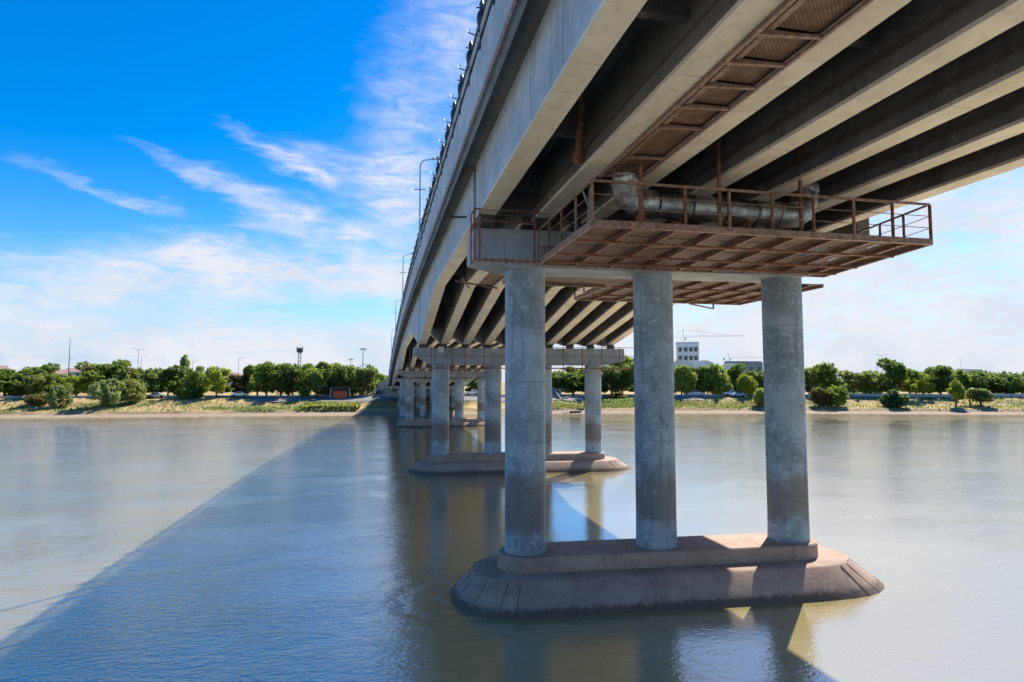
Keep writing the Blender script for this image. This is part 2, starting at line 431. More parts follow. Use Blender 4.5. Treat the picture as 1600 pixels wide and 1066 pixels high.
PROF = [(-30, -6), (-1.5, -.35), (0, 0), (.5, .16), (4, .26), (9, .45), (9.6, 1.0), (15, 1.5), (18, 2.2), (19, 2.75), (25, 3.55), (29, 4.0), (32, 4.1), (60, 4.25), (200, 4.6), (6000, 5.0)]


def prof(t):
    for (a, za), (b_, zb) in zip(PROF[:-1], PROF[1:]):
        if t <= b_: return za + (zb - za) * max(0, (t - a)) / (b_ - a)
    return PROF[-1][1]


def gz(x, y):
    return prof(inland(x, y) + .55 * wob(x) * min(1, max(0, inland(x, y) / 5)))


def ray_x(px):
    """horizontal world direction (per unit of view depth) of an image column of the photograph"""
    a = (px - 800) / 950.
    return (math.sin(PS) + a * math.cos(PS), math.cos(PS) - a * math.sin(PS))


def at_bank(px, t):
    dx, dy = ray_x(px); lo, hi = 40., 900.
    for _ in range(50):
        mid = (lo + hi) / 2
        if inland(dx * mid, dy * mid) < t: lo = mid
        else: hi = mid
    return dx * lo, dy * lo, lo


xs = sorted(set([-2500, -1500, -1000, -700, -500, -400] + [-300 + 3 * i for i in range(200)] + [320, 350, 400, 500, 650, 900]))
ts = [-30, -10, -3, -1.5, -.7, 0, .25, .5, 1.2, 2.5, 4, 6, 8, 9, 9.3, 9.6, 10.5, 12, 13.5, 15, 16.5, 18, 18.5, 19, 20.5, 22, 23.5, 25, 27, 29, 30, 32, 36, 42, 50, 60, 90, 140, 200, 400, 900, 2000, 6000]
rnd = random.Random(3)
vs = []; fs = []
for x in xs:
    ys, s = shore(x)
    s = max(-.6, min(.2, s))
    for tt in ts:
        w_ = .55 * wob(x) * min(1, max(0, tt / 5)) if tt < 60 else 0
        z = prof(tt + w_)
        if 0 < tt < 30: z += rnd.uniform(-.07, .07) * min(1, tt / 4)
        vs.append((x + (0 if tt < 200 else 0), ys + tt * math.sqrt(1 + s * s), z))
nt = len(ts)
for i in range(len(xs) - 1):
    for j in range(nt - 1):
        fs.append((i * nt + j, (i + 1) * nt + j, (i + 1) * nt + j + 1, i * nt + j + 1))
m, t, b = material('bank_ground'); M['ground'] = m
co = t.new('ShaderNodeNewGeometry').outputs['Position']
x_, y_, z_ = t.sep(co)
n1 = t.noise(co, .12, 6, .6, .4); n2 = t.noise(co, .7, 6, .65); n3 = t.noise(co, 4., 4, .6)
zn = t.m('ADD', z_, t.m('MULTIPLY', t.m('SUBTRACT', n2, .5), .7))
mud = t.mix(t.rng(n2, .35, .65), (.24, .18, .125, 1), (.34, .26, .185, 1))
dry = t.mix(t.rng(n2, .3, .7), (.36, .25, .115, 1), (.47, .35, .17, 1))
grn = t.mix(t.rng(n3, .3, .7), (.075, .10, .03, 1), (.17, .18, .055, 1))
gr_f = t.rng(t.m('ADD', n1, t.m('MULTIPLY', n2, .35)), .65, .80)
grass = t.mix(gr_f, dry, grn)
c = t.mix(t.rng(zn, .45, 1.15), mud, grass)
c = t.mix(t.rng(n3, .55, .75, 0, .4), c, (.16, .13, .08, 1))
t.l.new(c, b.inputs['Base Color']); b.inputs['Roughness'].default_value = .95; b.inputs['Specular IOR Level'].default_value = .1
t.l.new(t.bump(t.m('ADD', n3, t.m('MULTIPLY', n2, 2.)), .8, .12), b.inputs['Normal'])
g = MB().add(vs, fs).build('ground', M['ground']); tag(g, kind='structure')
for p in g.data.polygons: p.use_smooth = True

wm = MB().add([(-2500, -900, 0), (1600, -900, 0), (1600, 420, 0), (-2500, 420, 0)], [(0, 1, 2, 3)]).build('river_water', M['water']); tag(wm, kind='structure')


def strip(name, mat, x0, x1, t0, t1, lift, step=4., kind='structure', thick=0.0):
    vs = []; fs = []; n = max(2, int((x1 - x0) / step) + 1)
    tl = [t0 + (t1 - t0) * k / 6 for k in range(7)]
    for i in range(n):
        x = x0 + (x1 - x0) * i / (n - 1); ys, s = shore(x); s = max(-.6, min(.2, s))
        for tt in tl:
            y = ys + tt * math.sqrt(1 + s * s)
            w_ = .55 * wob(x) * min(1, max(0, tt / 5))
            vs.append((x, y, prof(tt + w_) + lift))
    for i in range(n - 1):
        for j in range(6): fs.append((i * 7 + j, (i + 1) * 7 + j, (i + 1) * 7 + j + 1, i * 7 + j + 1))
    o = MB().add(vs, fs).build(name, mat); tag(o, kind=kind); return o


strip('road', M['asphalt'], -300, 300, 32, 40, .03)
strip('stone_slope', M['stone'], -34, 96, 19.4, 28.5, .12)

# ------------------------------------------------------------------ the bridge
def drop(y): return .00052 * (y - 40) ** 2 if y > 40 else 0.0
def zf(y): return 16.62 - drop(y)          # underside of the fascia
YS = [-40, -20, 0, 10, 20, 30, 40] + [40 + 6 * i for i in range(1, 24)] + [180]


def ribbon(x0, x1, a, b_, ys=YS):
    mb = MB(); mb.loft([[(x0, y, zf(y) + a), (x1, y, zf(y) + a), (x1, y, zf(y) + b_), (x0, y, zf(y) + b_)] for y in ys]); return mb


bridge = thing('road_bridge', 'long grey concrete road bridge on round columns crossing the river', 'bridge', (0, 0, 0))
XR = 23.8  # right deck edge, out of view, set wide for its shadow on the water
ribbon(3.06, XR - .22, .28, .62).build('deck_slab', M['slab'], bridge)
ribbon(3.3, XR - .5, .625, .72).build('road_surface', M['asphalt'], bridge)
ribbon(2.84, 3.06, 0.0, 1.78).build('fascia', M['fascia'], bridge)
ribbon(XR - .22, XR, 0.0, 1.78).build('fascia', M['fascia'], bridge)
ribbon(XR + .003, XR + 1.8, .6, 1.75).build('unseen_shadow_slab', M['fascia'], bridge)  # unseen slab added beyond the deck to widen its shadow on the water
ribbon(2.80, 2.838, -.06, .16).build('drip_edge', M['rust_pale'], bridge)
ribbon(3.3, 5.0, .725, .92).build('footway', M['cap'], bridge)

# railing with posts and vase-shaped ornaments
for side, xr in ((-1, 2.92), (1, XR - .1)):
    rail = MB()
    for dz, rr in ((2.78, .055), (2.6, .03), (2.35, .03), (1.98, .035)):
        rail.tube([(xr, y, zf(y) + dz) for y in YS], rr, 6)
    rl = rail.build('railing', M['dark_iron'], bridge)
    brt = MB()
    for dz in (2.05, 2.22): brt.tube([(xr - .1 * (1 if side < 0 else -1), y, zf(y) + dz) for y in YS], .022, 6)
    brt.build('pipe_rail', M['grey_metal'], rl)
    pan = MB(); y = -20.0
    while y < 178:
        z = zf(y); pan.box(xr - .018, xr + .018, y - .025, y + .025, z + 1.79, z + 2.74); y += .17 if y < 90 else .34
    pan.build('baluster_panel', M['dark_iron'], rl)
    if side < 0:
        pm = MB().lathe((0, 0, 0), [(.09, 0), (.09, .12), (.06, .2), (.07, .45), (.13, .75), (.155, .95), (.13, 1.12), (.07, 1.22), (.05, 1.3), (.085, 1.38), (.05, 1.47), (.02, 1.55)], 10)
        pm.box(-.16, .06, -.02, .02, 1.27, 1.30)
        post0 = pm.build('railing_post', M['dark_iron'], rl, smooth=True)
        am = MB().bar((-.02, 0, .98), (-.26, 0, 1.04), .03).bar((-.26, 0, 1.04), (-.32, .05, 1.18), .015).bar((-.22, 0, 1.03), (-.23, -.08, 1.14), .015)
        arm0 = am.build('flag_bracket', M['dark_iron'], rl)
        y = 8.3; k = 0
        while y < 176:
            p = post0 if k == 0 else post0.copy()
            if k: COL.objects.link(p)
            p.location = (xr - .05, y, zf(y) + 1.6)
            if y < 60:
                a_ = arm0 if k == 0 else arm0.copy()
                if k: COL.objects.link(a_)
                a_.location = (xr - .03, y + 1.15, zf(y + 1.15) + 1.72)
            k += 1; y += 2.25

# near span: bulb-tee girders above the camera
GX = [4.0, 6.28, 8.36, 10.8, 13.3, 15.85, 18.4]
for i, xc in enumerate(GX):
    h = .335; zb = 14.8; zt = 16.98
    if i == 0: poly = [(xc - h, zb), (xc + h, zb), (xc + h, zb + .42), (xc + .17, zb + .72), (xc + .17, zt), (xc - h, zt)]
    else: poly = [(xc - h, zb), (xc + h, zb), (xc + h, zb + .42), (xc + .17, zb + .72), (xc + .17, zt), (xc - .17, zt), (xc - .17, zb + .72), (xc - h, zb + .42)]
    gmb = MB()
    gmb.loft([[(x, y, z) for x, z in poly] for y in (-40, -15, 0, 8, 16, 23.35)])
    gr_ = gmb.build('girder', M['fascia'] if i == 0 else M['shaded_web'], bridge, bevel=0.03)  # outer girder gets the lit colour, inner ones the shaded copy
    MB().loft([[(x, y, z) for x, z in [(xc - h - .012, zb - .04), (xc + h + .012, zb - .04), (xc + h + .012, zb + .07), (xc - h - .012, zb + .07)]] for y in (-40.02, -15, 0, 8, 16, 23.37)]).build('lit_soffit_plate', M['girder'], gr_, bevel=.02)  # thin plate added to carry the paler, lit soffit colour
for y in (-12, -3, 4.5, 11.0, 17.2, 22.6):
    for a_, b_ in zip(GX[:-1], GX[1:]):
        MB().box(a_ + .16, b_ - .16, y - .11, y + .11, 15.75, 16.88).build('diaphragm', M['shaded_web'], bridge)
for y in (-20, -8, 4, 12, 20):
    MB().add([(18.58, y - .1, 16.86), (18.58, y - .1, 15.6), (23.5, y - .1, 16.5), (23.5, y - .1, 16.86), (18.58, y + .1, 16.86), (18.58, y + .1, 15.6), (23.5, y + .1, 16.5), (23.5, y + .1, 16.86)],
             [(0, 1, 2, 3), (7, 6, 5, 4), (0, 4, 5, 1), (1, 5, 6, 2), (2, 6, 7, 3), (3, 7, 4, 0)]).build('deck_bracket', M['girder'], bridge)
# a short rainwater pipe by the second girder and a spout in the outer face
MB().tube([(5.42, 15.6, 16.9), (5.55, 16.0, 15.9), (5.68, 16.6, 15.25), (5.75, 17.1, 14.98)], [.09, .1, .13, .14], 10).build('drain_pipe', M['rust'], bridge, smooth=True)
MB().tube([(3.66, 26.0, 14.62 + .9), (2.95, 26.0, 14.58 + .9)], .045, 8).build('drain_spout', M['dark_iron'], bridge)


def haunched(xc, hw, pts, name='girder', mat='girder', top=.3):
    ys = sorted(set([p[0] for p in pts] + [y for y in YS if pts[0][0] < y < pts[-1][0]]))
    def sof(y):
        for (a, za), (b_, zb) in zip(pts[:-1], pts[1:]):
            if y <= b_: return za + (zb - za) * (y - a) / (b_ - a)
        return pts[-1][1]
    mb = MB(); mb.loft([[(xc - hw, y, sof(y)), (xc + hw, y, sof(y)), (xc + hw, y, zf(y) + top), (xc - hw, y, zf(y) + top)] for y in ys])
    o = mb.build(name, M[mat], bridge, bevel=.02)
    if name == 'girder':
        hb = hw + .012
        fm = MB(); fm.loft([[(xc - hb, y, sof(y) - .03), (xc + hb, y, sof(y) - .03), (xc + hb, y, sof(y) + .1), (xc - hb, y, sof(y) + .1)] for y in ys])
        fm.build('lit_soffit_plate', M['girder'], o, bevel=.02)  # added plate; the soffit's light is in its paler colour
    return o, sof


S2 = [(24.1, 14.86), (41.0, 14.88), (56.8, 11.86)]
S3 = [(57.7, 11.86), (73.0, 14.3), (98.0, 13.7), (114.6, 10.6)]
S4 = [(117.2, 10.6), (127, 11.2), (147.3, 9.3)]
S5 = [(148.9, 9.3), (152, 8.9), (178.5, 5.6)]
G10 = [4.02 + 2.03 * i for i in range(10)]
for S in (S2, S3, S4, S5):
    for k_, xc in enumerate(G10): haunched(xc, .35, S, mat='fascia' if k_ == 0 else 'shaded_web')  # first girder in the lit colour, the rest in the shaded one
for y, zb in ((33.0, 15.5), (41.0, 15.6), (49.0, 14.7), (56.2, 13.2), (66, 14.4), (80, 15.1), (96, 14.3), (113.8, 11.9)):
    for a_, b_ in zip(G10[:-1], G10[1:]):
        MB().box(a_ + .345, b_ - .345, y - .1, y + .1, zb, zf(y) + .2).build('diaphragm', M['shaded_web'], bridge)
# plank-lined bays of the second span
for i in (7,):
    haunched((G10[i] + G10[i + 1]) / 2, (G10[1] - G10[0]) / 2 - .36, [(41.5, 15.75), (49, 14.5), (56.4, 13.0)], 'plank_soffit', 'planks', .1)
haunched((G10[1] + G10[2]) / 2, (G10[1] - G10[0]) / 2 - .36, [(24.4, 15.7), (40, 15.75)], 'plank_soffit', 'planks', .1)
# end diaphragm of the near span with a dark joint
MB().box(3.75, 18.6, 23.42, 23.6, 15.0, 16.85).build('end_beam', M['slab'], bridge)


def stadium(ax, ay, bx, by, r, z, n=14, ex=0.0, sq=1.0, exr=0.0):
    """outline round the line a-b at radius r; ex pushes the round ends out"""
    a = Vector((ax, ay)); b_ = Vector((bx, by)); d = (b_ - a).normalized(); q = Vector((-d.y, d.x)); out = []
    for k in range(n + 1):
        th = -math.pi / 2 + math.pi * k / n
        c, s = math.cos(th), math.sin(th)
        c = math.copysign(abs(c) ** sq, c); s = math.copysign(abs(s) ** sq, s)
        p = b_ + d * (c * (r + ex + exr)) + q * (s * r); out.append((p.x, p.y, z))
    for k in range(n + 1):
        th = math.pi / 2 + math.pi * k / n
        c, s = math.cos(th), math.sin(th)
        c = math.copysign(abs(c) ** sq, c); s = math.copysign(abs(s) ** sq, s)
        p = a + d * (c * (r + ex)) + q * (s * r); out.append((p.x, p.y, z))
    return out


def pier(label, cols, rad, zbase, ztop, cap, capy, foot=True, zwater=0.0, bear=None):
    (ax, ay), (bx, by) = cols[0], cols[-1]
    root = thing('bridge_pier', label, 'bridge pier', ((ax + bx) / 2, (ay + by) / 2, zwater), 0, 'piers of the road bridge')
    ox, oy, oz = root.location
    def loc(vs): return [(x - ox, y - oy, z - oz) for x, y, z in vs]
    def put(mb, *a, **k):
        mb.v = loc(mb.v); return mb.build(*a, **k)
    if foot:
        n = 14
        sk = MB().loft([stadium(ax, ay, bx, by, 3.6, -1.2, n, .3, .85, .7), stadium(ax, ay, bx, by, 2.68, 0.0, n, .3, .85, .7), stadium(ax, ay, bx, by, 1.93, zbase - .66, n, .1, .9, .25), stadium(ax, ay, bx, by, 1.83, zbase - .61, n, .25, .9, .25), stadium(ax, ay, bx, by, 1.2, zbase - .58, n, .1, .9)])
        put(sk, 'footing', M['footing'], root, smooth=True)
        pd = MB().loft([stadium(ax, ay, bx, by, 1.12, zbase - .64, n), stadium(ax, ay, bx, by, 1.10, zbase - .05, n), stadium(ax, ay, bx, by, 1.05, zbase, n)])
        put(pd, 'pedestal', M['footing'], root, smooth=True)
        for end in (0, 1):
            o1 = stadium(ax, ay, bx, by, 2.69, -.02, n, .3, .85, .7); o2 = stadium(ax, ay, bx, by, 1.935, zbase - .658, n, .1, .9, .25)
            for k in range(2, n, 1):
                i = k + end * (n + 1)
                if k in (4, 6, 9, 11): continue
                put(MB().bar(o1[i], o2[i], .018, .02), 'joint_strip', M['bearing'], root)
    for (x, y) in cols:
        c = MB().lathe((x, y, 0), [(rad * 1.03, zbase - .12), (rad * 1.01, zbase + .4), (rad, zbase + 1.2), (rad, (zbase + ztop) / 2), (rad, ztop)], 40)
        put(c, 'column', M['column'], root, smooth=True)
    put(MB().loft([[(x, capy(x)[0], z) for x, z in cap], [(x, capy(x)[1], z) for x, z in cap]]), 'pier_cap', M['cap'], root, bevel=.04)
    if bear:
        for xb, yb, z0, z1 in bear:
            put(MB().box(xb - .3, xb + .3, yb - .28, yb + .28, z0, z1), 'bearing', M['bearing'], root)
    return root


C1 = [(5.80, 23.95), (11.28, 23.65), (17.2, 23.3)]
ln1 = lambda x: 23.95 - (x - 5.72) * .0555
pier('nearest pier, three tall columns on a brown tapered base in open water', C1, .815, 1.66, 12.99,
     [(3.55, 14.32), (3.55, 13.12), (5.0, 12.8), (17.7, 12.8), (18.75, 13.2), (18.75, 14.32)], lambda x: (ln1(x) - 1.0, ln1(x) + .95),
     bear=[(x, 23.0 + (4 - x) * .0, 14.33, 14.79) for x in GX] + [(x, 24.45, 14.33, 14.85) for x in G10 if x < 18.9])
C2 = [(5.8, 58.0), (10.75, 57.5), (15.65, 57.0), (20.5, 56.5)]
ln2 = lambda x: 58.0 - (x - 5.8) * .102
pier('second pier, four columns on a low base, seen framed by the nearest columns', C2, .80, 1.5, 9.95,
     [(3.2, 11.5), (3.2, 10.9), (4.9, 9.9), (21.4, 9.9), (23.3, 10.3), (23.3, 11.5)], lambda x: (ln2(x) - .95, ln2(x) + .95),
     bear=[(x, ln2(x), 11.52, 11.85) for x in G10])
C3 = [(5.77, 116.4), (10.4, 116.0), (14.97, 115.6), (19.3, 115.2)]
pier('third pier across the river, low base just off the far shore', C3, .78, 1.3, 9.15,
     [(3.7, 10.35), (3.7, 9.7), (4.9, 9.1), (20.6, 9.1), (22.6, 9.6), (22.6, 10.35)], lambda x: (114.9, 116.9),
     bear=[(x, 115.8, 10.36, 10.6) for x in G10])
pier('fourth pier standing on the shaded edge of the far shore', [(5.8, 148), (10.5, 148), (15.2, 148), (19.8, 148)], .72, .2, 8.2,
     [(3.7, 9.05), (3.7, 8.6), (4.9, 8.15), (20.8, 8.15), (22.6, 8.6), (22.6, 9.05)], lambda x: (147.1, 149.0), foot=False,
     bear=[(x, 148, 9.06, 9.3) for x in G10])
pier('farthest pier on the bank below the abutment', [(5.8, 164), (10.5, 164), (15.2, 164), (19.8, 164)], .7, 1.0, 6.3,
     [(3.7, 7.15), (3.7, 6.7), (4.9, 6.25), (20.8, 6.25), (22.6, 6.7), (22.6, 7.15)], lambda x: (163.2, 164.8), foot=False,
     bear=[(x, 164, 7.16, 7.36) for x in G10])

# abutment and the ramp wall that carries the road down
ab = thing('abutment', 'dark grey retaining wall where the bridge meets the far bank', 'retaining wall', (13, 180, 4))
MB().loft([[(x - 13, y - 180, z - 4) for x, y, z in r] for r in (
    [(2.6, 178.6, 2.5), (24.0, 178.6, 2.5), (24.0, 178.6, zf(180) + .2), (2.6, 178.6, zf(180) + .2)],
    [(1.6, 195, 2.5), (23, 195, 2.5), (23, 195, 6.0), (1.6, 195, 6.0)],
    [(-4, 235, 3.5), (17, 235, 3.5), (17, 235, 4.5), (-4, 235, 4.5)])]).build('wall', M['wall'], ab)
MB().loft([[(x - 13, y - 180, z - 4) for x, y, z in r] for r in (
    [(2.4, 180.3, zf(180) + .21), (2.6, 180.3, zf(180) + .21), (2.6, 180.3, zf(180) + 2.6), (2.4, 180.3, zf(180) + 2.6)],
    [(1.4, 195, 6.01), (1.6, 195, 6.01), (1.6, 195, 8.3), (1.4, 195, 8.3)],
    [(-4.2, 235, 4.51), (-4, 235, 4.51), (-4, 235, 6.0), (-4.2, 235, 6.0)])]).build('parapet', M['fascia'], ab)

# ------------------------------------------------------------------ steelwork hung from the bridge
def railing_run(root, a, b_, n, h, name='railing', wires=2, skip_first=False, tw=.06):
    """handrail with posts from a to b, h high; posts are separate parts"""
    a, b_ = Vector(a), Vector(b_); u = Vector((0, 0, h))
    mb = MB().bar(a + u, b_ + u, tw, tw)
    mb.build('handrail', M['rust_pale'], root)
    wr = MB()
    for k in range(1, wires + 1):
        z = Vector((0, 0, h * k / (wires + 1))); wr.bar(a + z, b_ + z, .02)
    wr.build('wire', M['rust_pale'], root)
    for k in range(1 if skip_first else 0, n + 1):
        p = a + (b_ - a) * k / n
        MB().box(p.x - tw / 2, p.x + tw / 2, p.y - tw / 2, p.y + tw / 2, p.z, p.z + h - tw / 2).build('railing_post', M['rust_pale'] if k % 3 == 0 else M['rust'], root)


ZP = 12.98
plat = thing('maintenance_platform', 'large rusty steel maintenance platform hung in front of the nearest pier cap', 'platform', (12, 19.5, ZP))
def pl(mb): mb.v = [(x - 12, y - 19.5, z - ZP) for x, y, z in mb.v]; return mb
x0, x1, y0, y1 = 6.0, 17.75, 16.45, 22.55
x1b = 18.75
pr = random.Random(21)
NPX, NPY = 9, 4
def fl(u, v): return (x0 + u * (x1 - x0) + u * v * (x1b - x1), y0 + v * (y1 - y0))
for i in range(NPX):
    for j in range(NPY):
        u0, u1, v0, v1 = i / NPX + .003, (i + 1) / NPX - .003, j / NPY + .006, (j + 1) / NPY - .006
        if (i, j) in ((7, 2), (5, 3)): v1 -= .07
        if (i, j) in ((6, 1),): u1 -= .03
        q = [fl(u0, v0), fl(u1, v0), fl(u1, v1), fl(u0, v1)]; zz_ = [ZP + .012 + pr.uniform(-.012, .03) for _ in q]
        pl(MB().add([(x, y, z) for (x, y), z in zip(q, zz_)] + [(x, y, z + .02) for (x, y), z in zip(q, zz_)],
                    [(0, 3, 2, 1), (4, 5, 6, 7), (0, 1, 5, 4), (1, 2, 6, 5), (2, 3, 7, 6), (3, 0, 4, 7)])).build('mesh_panel', M['mesh'], plat)
fr = MB()
for a_, b_ in (((x0, y0), (x1, y0 - .1)), ((x1, y0 - .1), (x1b, y1)), ((x0, y1), (x1b, y1)), ((x0, y0), (x0, y1))):
    fr.bar((a_[0], a_[1], ZP - .05), (b_[0], b_[1], ZP - .05), .09, .2)
pl(fr).build('edge_frame', M['rust_pale'], plat)
k = 0
xx = 7.35
while xx < 17.5:
    f = (xx - x0) / (x1 - x0)
    pl(MB().bar((xx, y0 + .06, ZP - .075), (x0 + f * (x1b - x0), y1 - .06, ZP - .075), .1, .14)).build('joist', M['rust'], plat)
    xx += 1.36; k += 1
for yy in (18.1, 20.2, 21.6):
    f = (yy - y0) / (y1 - y0)
    pl(MB().bar((x0 + .06, yy, ZP - .18), (x1 + f * (x1b - x1) - .06, yy, ZP - .18), .07, .07)).build('cross_beam', M['rust'], plat)
def runp(a_, b_, n, h, **kw): railing_run(plat, (a_[0] - 12, a_[1] - 19.5, .03), (b_[0] - 12, b_[1] - 19.5, .03), n, h, **kw)
runp((x0, y0), (x1, y0 - .08), 8, 1.18, tw=.07)
runp((x0, y1), (x0, y0), 4, 1.18, wires=2)
runp((x1, y0 - .08), (x1b, y1), 5, 1.18, skip_first=True)
for hx, hy in ((7.55, 16.5), (10.15, 16.55), (13.05, 16.6), (14.55, 22.3), (8.6, 22.3), (11.9, 22.3), (16.9, 22.3)):
    pl(MB().box(hx - .045, hx + .045, hy - .045, hy + .045, ZP + .03, 15.9)).build('hanger', M['rust'], plat)
tb = MB()
xx = x0 + .1
while xx < 18.4:
    tb.box(xx, xx + .03, y1 - .12, y1 - .10, ZP + .03, ZP + .62 + .12 * math.sin(xx * 7)); xx += .11
pl(tb).build('rod_screen', M['rust'], plat)
pl(MB().bar((x0, y1 - .11, ZP + .55), (18.6, y1 - .11, ZP + .55), .04)).build('screen_rail', M['rust'], plat)
pl(MB().bar((6.3, 17.6, ZP + .03), (6.75, 18.6, 14.75), .16, .05).bar((6.75, 17.9, ZP + .03), (6.45, 18.6, 14.6), .05)).build('brace', M['grey_metal'], plat)

bp = thing('maintenance_platform', 'smaller rusty steel platform hung behind the nearest pier cap', 'platform', (14, 28, ZP))
def pb(mb): mb.v = [(x - 14, y - 28, z - ZP) for x, y, z in mb.v]; return mb
pb(MB().box(10.6, 20.8, 25.15, 32.0, ZP, ZP + .03)).build('mesh_floor', M['mesh'], bp)
pb(MB().box(5.6, 10.58, 25.15, 27.4, ZP, ZP + .03)).build('mesh_floor', M['mesh'], bp)
fr = MB()
for a_, b_ in (((10.6, 32.0), (20.8, 32.0)), ((10.6, 27.4), (10.6, 32.0)), ((20.8, 25.1), (20.8, 32)), ((5.6, 27.4), (10.6, 27.4)), ((5.6, 25.1), (5.6, 27.4))):
    fr.bar((a_[0], a_[1], ZP - .05), (b_[0], b_[1], ZP - .05), .09, .18)
pb(fr).build('edge_frame', M['rust_pale'], bp)
xx = 11.6
while xx < 20.6:
    pb(MB().bar((xx, 25.2, ZP - .075), (xx, 31.9, ZP - .075), .1, .14)).build('joist', M['rust'], bp); xx += 1.4
for yy in (26.8, 29.5): pb(MB().bar((10.7, yy, ZP - .18), (20.7, yy, ZP - .18), .08, .08)).build('cross_beam', M['rust'], bp)
railing_run(bp, (10.6 - 14, 32 - 28, .03), (20.8 - 14, 32 - 28, .03), 6, 1.1)
railing_run(bp, (10.6 - 14, 27.4 - 28, .03), (10.6 - 14, 32 - 28, .03), 3, 1.1)
pb(MB().bar((18.6, 31.2, ZP - .14), (18.6, 31.2, ZP - .5), .07).bar((18.6, 31.2, ZP - .5), (16.2, 29.5, ZP - .5), .07)).build('bracket', M['rust_pale'], bp)

# small cage at the left end of the nearest cap
cg = thing('inspection_cage', 'small steel cage with slatted floor round the left end of the nearest pier cap', 'inspection cage', (4.8, 22.5, 12.9))
def pc(mb): mb.v = [(x - 4.8, y - 22.5, z - 12.9) for x, y, z in mb.v]; return mb
for xx in (3.42, 3.62, 5.72):
    pc(MB().box(xx - .03, xx + .03, 22.05, 22.11, 12.9, 14.78)).build('cage_post', M['rust'], cg)
pc(MB().box(3.40, 3.45, 22.95, 23.0, 12.9, 14.78)).build('cage_post', M['rust'], cg)
pc(MB().bar((3.4, 22.08, 14.78), (6.3, 22.08, 14.78), .05).bar((3.4, 22.08, 14.35), (5.75, 22.08, 14.35), .035).bar((3.42, 22.08, 14.78), (3.42, 23.0, 14.78), .04)).build('handrail', M['rust'], cg)
sl = MB()
for k in range(9):
    xx = 3.55 + k * .27; sl.bar((xx, 22.05, 12.92), (xx + .16, 22.85, 12.92), .13, .03)
pc(sl).build('slat_floor', M['rust_pale'], cg)
pc(MB().bar((3.4, 22.05, 12.86), (6.0, 22.05, 12.86), .05, .06).bar((3.42, 22.05, 12.86), (3.42, 23.0, 12.86), .05, .06)).build('floor_frame', M['rust'], cg)
pc(MB().bar((3.62, 22.08, 13.7), (3.42, 22.08, 14.3), .03).bar((3.2, 24.0, 12.45), (3.7, 25.3, 12.3), .06).bar((3.1, 25.2, 12.55), (4.9, 25.2, 12.3), .06)).build('brace', M['rust'], cg)

# catwalk of mesh panels hung between the second and third girders
cw = thing('service_catwalk', 'narrow catwalk of rusty mesh panels hung between two girders overhead', 'catwalk', (7.3, 12, 14.7))
def pw(mb): mb.v = [(x - 7.3, y - 12, z - 14.7) for x, y, z in mb.v]; return mb
pw(MB().bar((6.68, -20, 14.74), (6.68, 17.6, 14.74), .09, .1).bar((7.98, -20, 14.74), (7.98, 17.6, 14.74), .06, .08)).build('side_rail', M['rust_pale'], cw)
pw(MB().bar((6.93, -20, 14.80), (6.93, 17.6, 14.80), .14, .03)).build('inner_strip', M['rust_pale'], cw)
yb = [-6.0, -3.4, -1.4, .6, 2.5, 4.4, 6.2, 7.85, 9.49, 10.52, 11.5, 12.54, 13.71, 15.83, 17.4]
for a_, b_ in zip(yb[:-1], yb[1:]):
    pw(MB().box(6.9, 7.94, a_ + .05, b_ - .05, 14.83, 14.85)).build('mesh_panel', M['mesh'], cw)
for y in yb: pw(MB().bar((6.7, y + .1, 14.74), (7.97, y - .06, 14.74), .085, .06)).build('cross_bar', M['rust_pale'], cw)

cw2 = thing('service_catwalk', 'rusty slatted catwalk under the second span beyond the nearest pier', 'catwalk', (7.1, 33, 15))
def pw2(mb): mb.v = [(x - 7.1, y - 33, z - 15) for x, y, z in mb.v]; return mb
pw2(MB().bar((6.45, 25.5, 15.0), (6.45, 41, 15.0), .07, .1).bar((7.7, 25.5, 15.0), (7.7, 41, 15.0), .07, .1)).build('side_rail', M['rust_pale'], cw2)
sl = MB(); y = 26.
while y < 41: sl.box(6.5, 7.66, y, y + .26, 15.02, 15.05); y += .42
pw2(sl).build('slat_floor', M['rust_pale'], cw2)

# silver insulated duct that drops from the catwalk, crosses the platform and rises again
du = thing('insulated_duct', 'silver foil wrapped duct bending across the steel platform', 'duct', (11, 18, 14))
def pd_(mb): mb.v = [(x - 11, y - 18, z - 14) for x, y, z in mb.v]; return mb
def arc(c, r, u, v, a0, a1, n=9):
    c, u, v = Vector(c), Vector(u), Vector(v)
    return [c + u * (r * math.cos(R(a0 + (a1 - a0) * k / n))) + v * (r * math.sin(R(a0 + (a1 - a0) * k / n))) for k in range(n + 1)]
RD = .41
dr = random.Random(8)
def crumple(pts, rad):
    pts = [Vector(p) for p in pts]; out = []
    for a, b_ in zip(pts[:-1], pts[1:]):
        n = max(1, int((b_ - a).length / .11))
        for k in range(n): out.append(a.lerp(b_, k / n))
    out.append(pts[-1]); rs = []; q = 0
    for i, p in enumerate(out):
        q = .6 * q + dr.uniform(-.022, .022); rs.append(rad + q + (.03 if i % 6 == 0 else 0))
    return [p + Vector((dr.uniform(-.012, .012), dr.uniform(-.012, .012), dr.uniform(-.012, .012))) for p in out], rs
def crtube(pts, rad): return MB().tube(*crumple(pts, rad), 24)
pd_(crtube([(7.42, 15.2, 15.55), (7.42, 16.6, 15.5), (7.45, 17.3, 15.35), (7.5, 17.62, 15.05), (7.6, 17.8, 14.75)], RD)).build('upper_leg', M['foil'], du, smooth=True)
pd_(crtube([(7.6, 17.8, 14.75), (7.68, 17.9, 14.52), (7.82, 17.95, 14.3), (8.05, 18.0, 14.14), (8.35, 18.0, 14.08), (8.7, 18.0, 14.07)], RD + .03)).build('elbow', M['foil'], du, smooth=True)
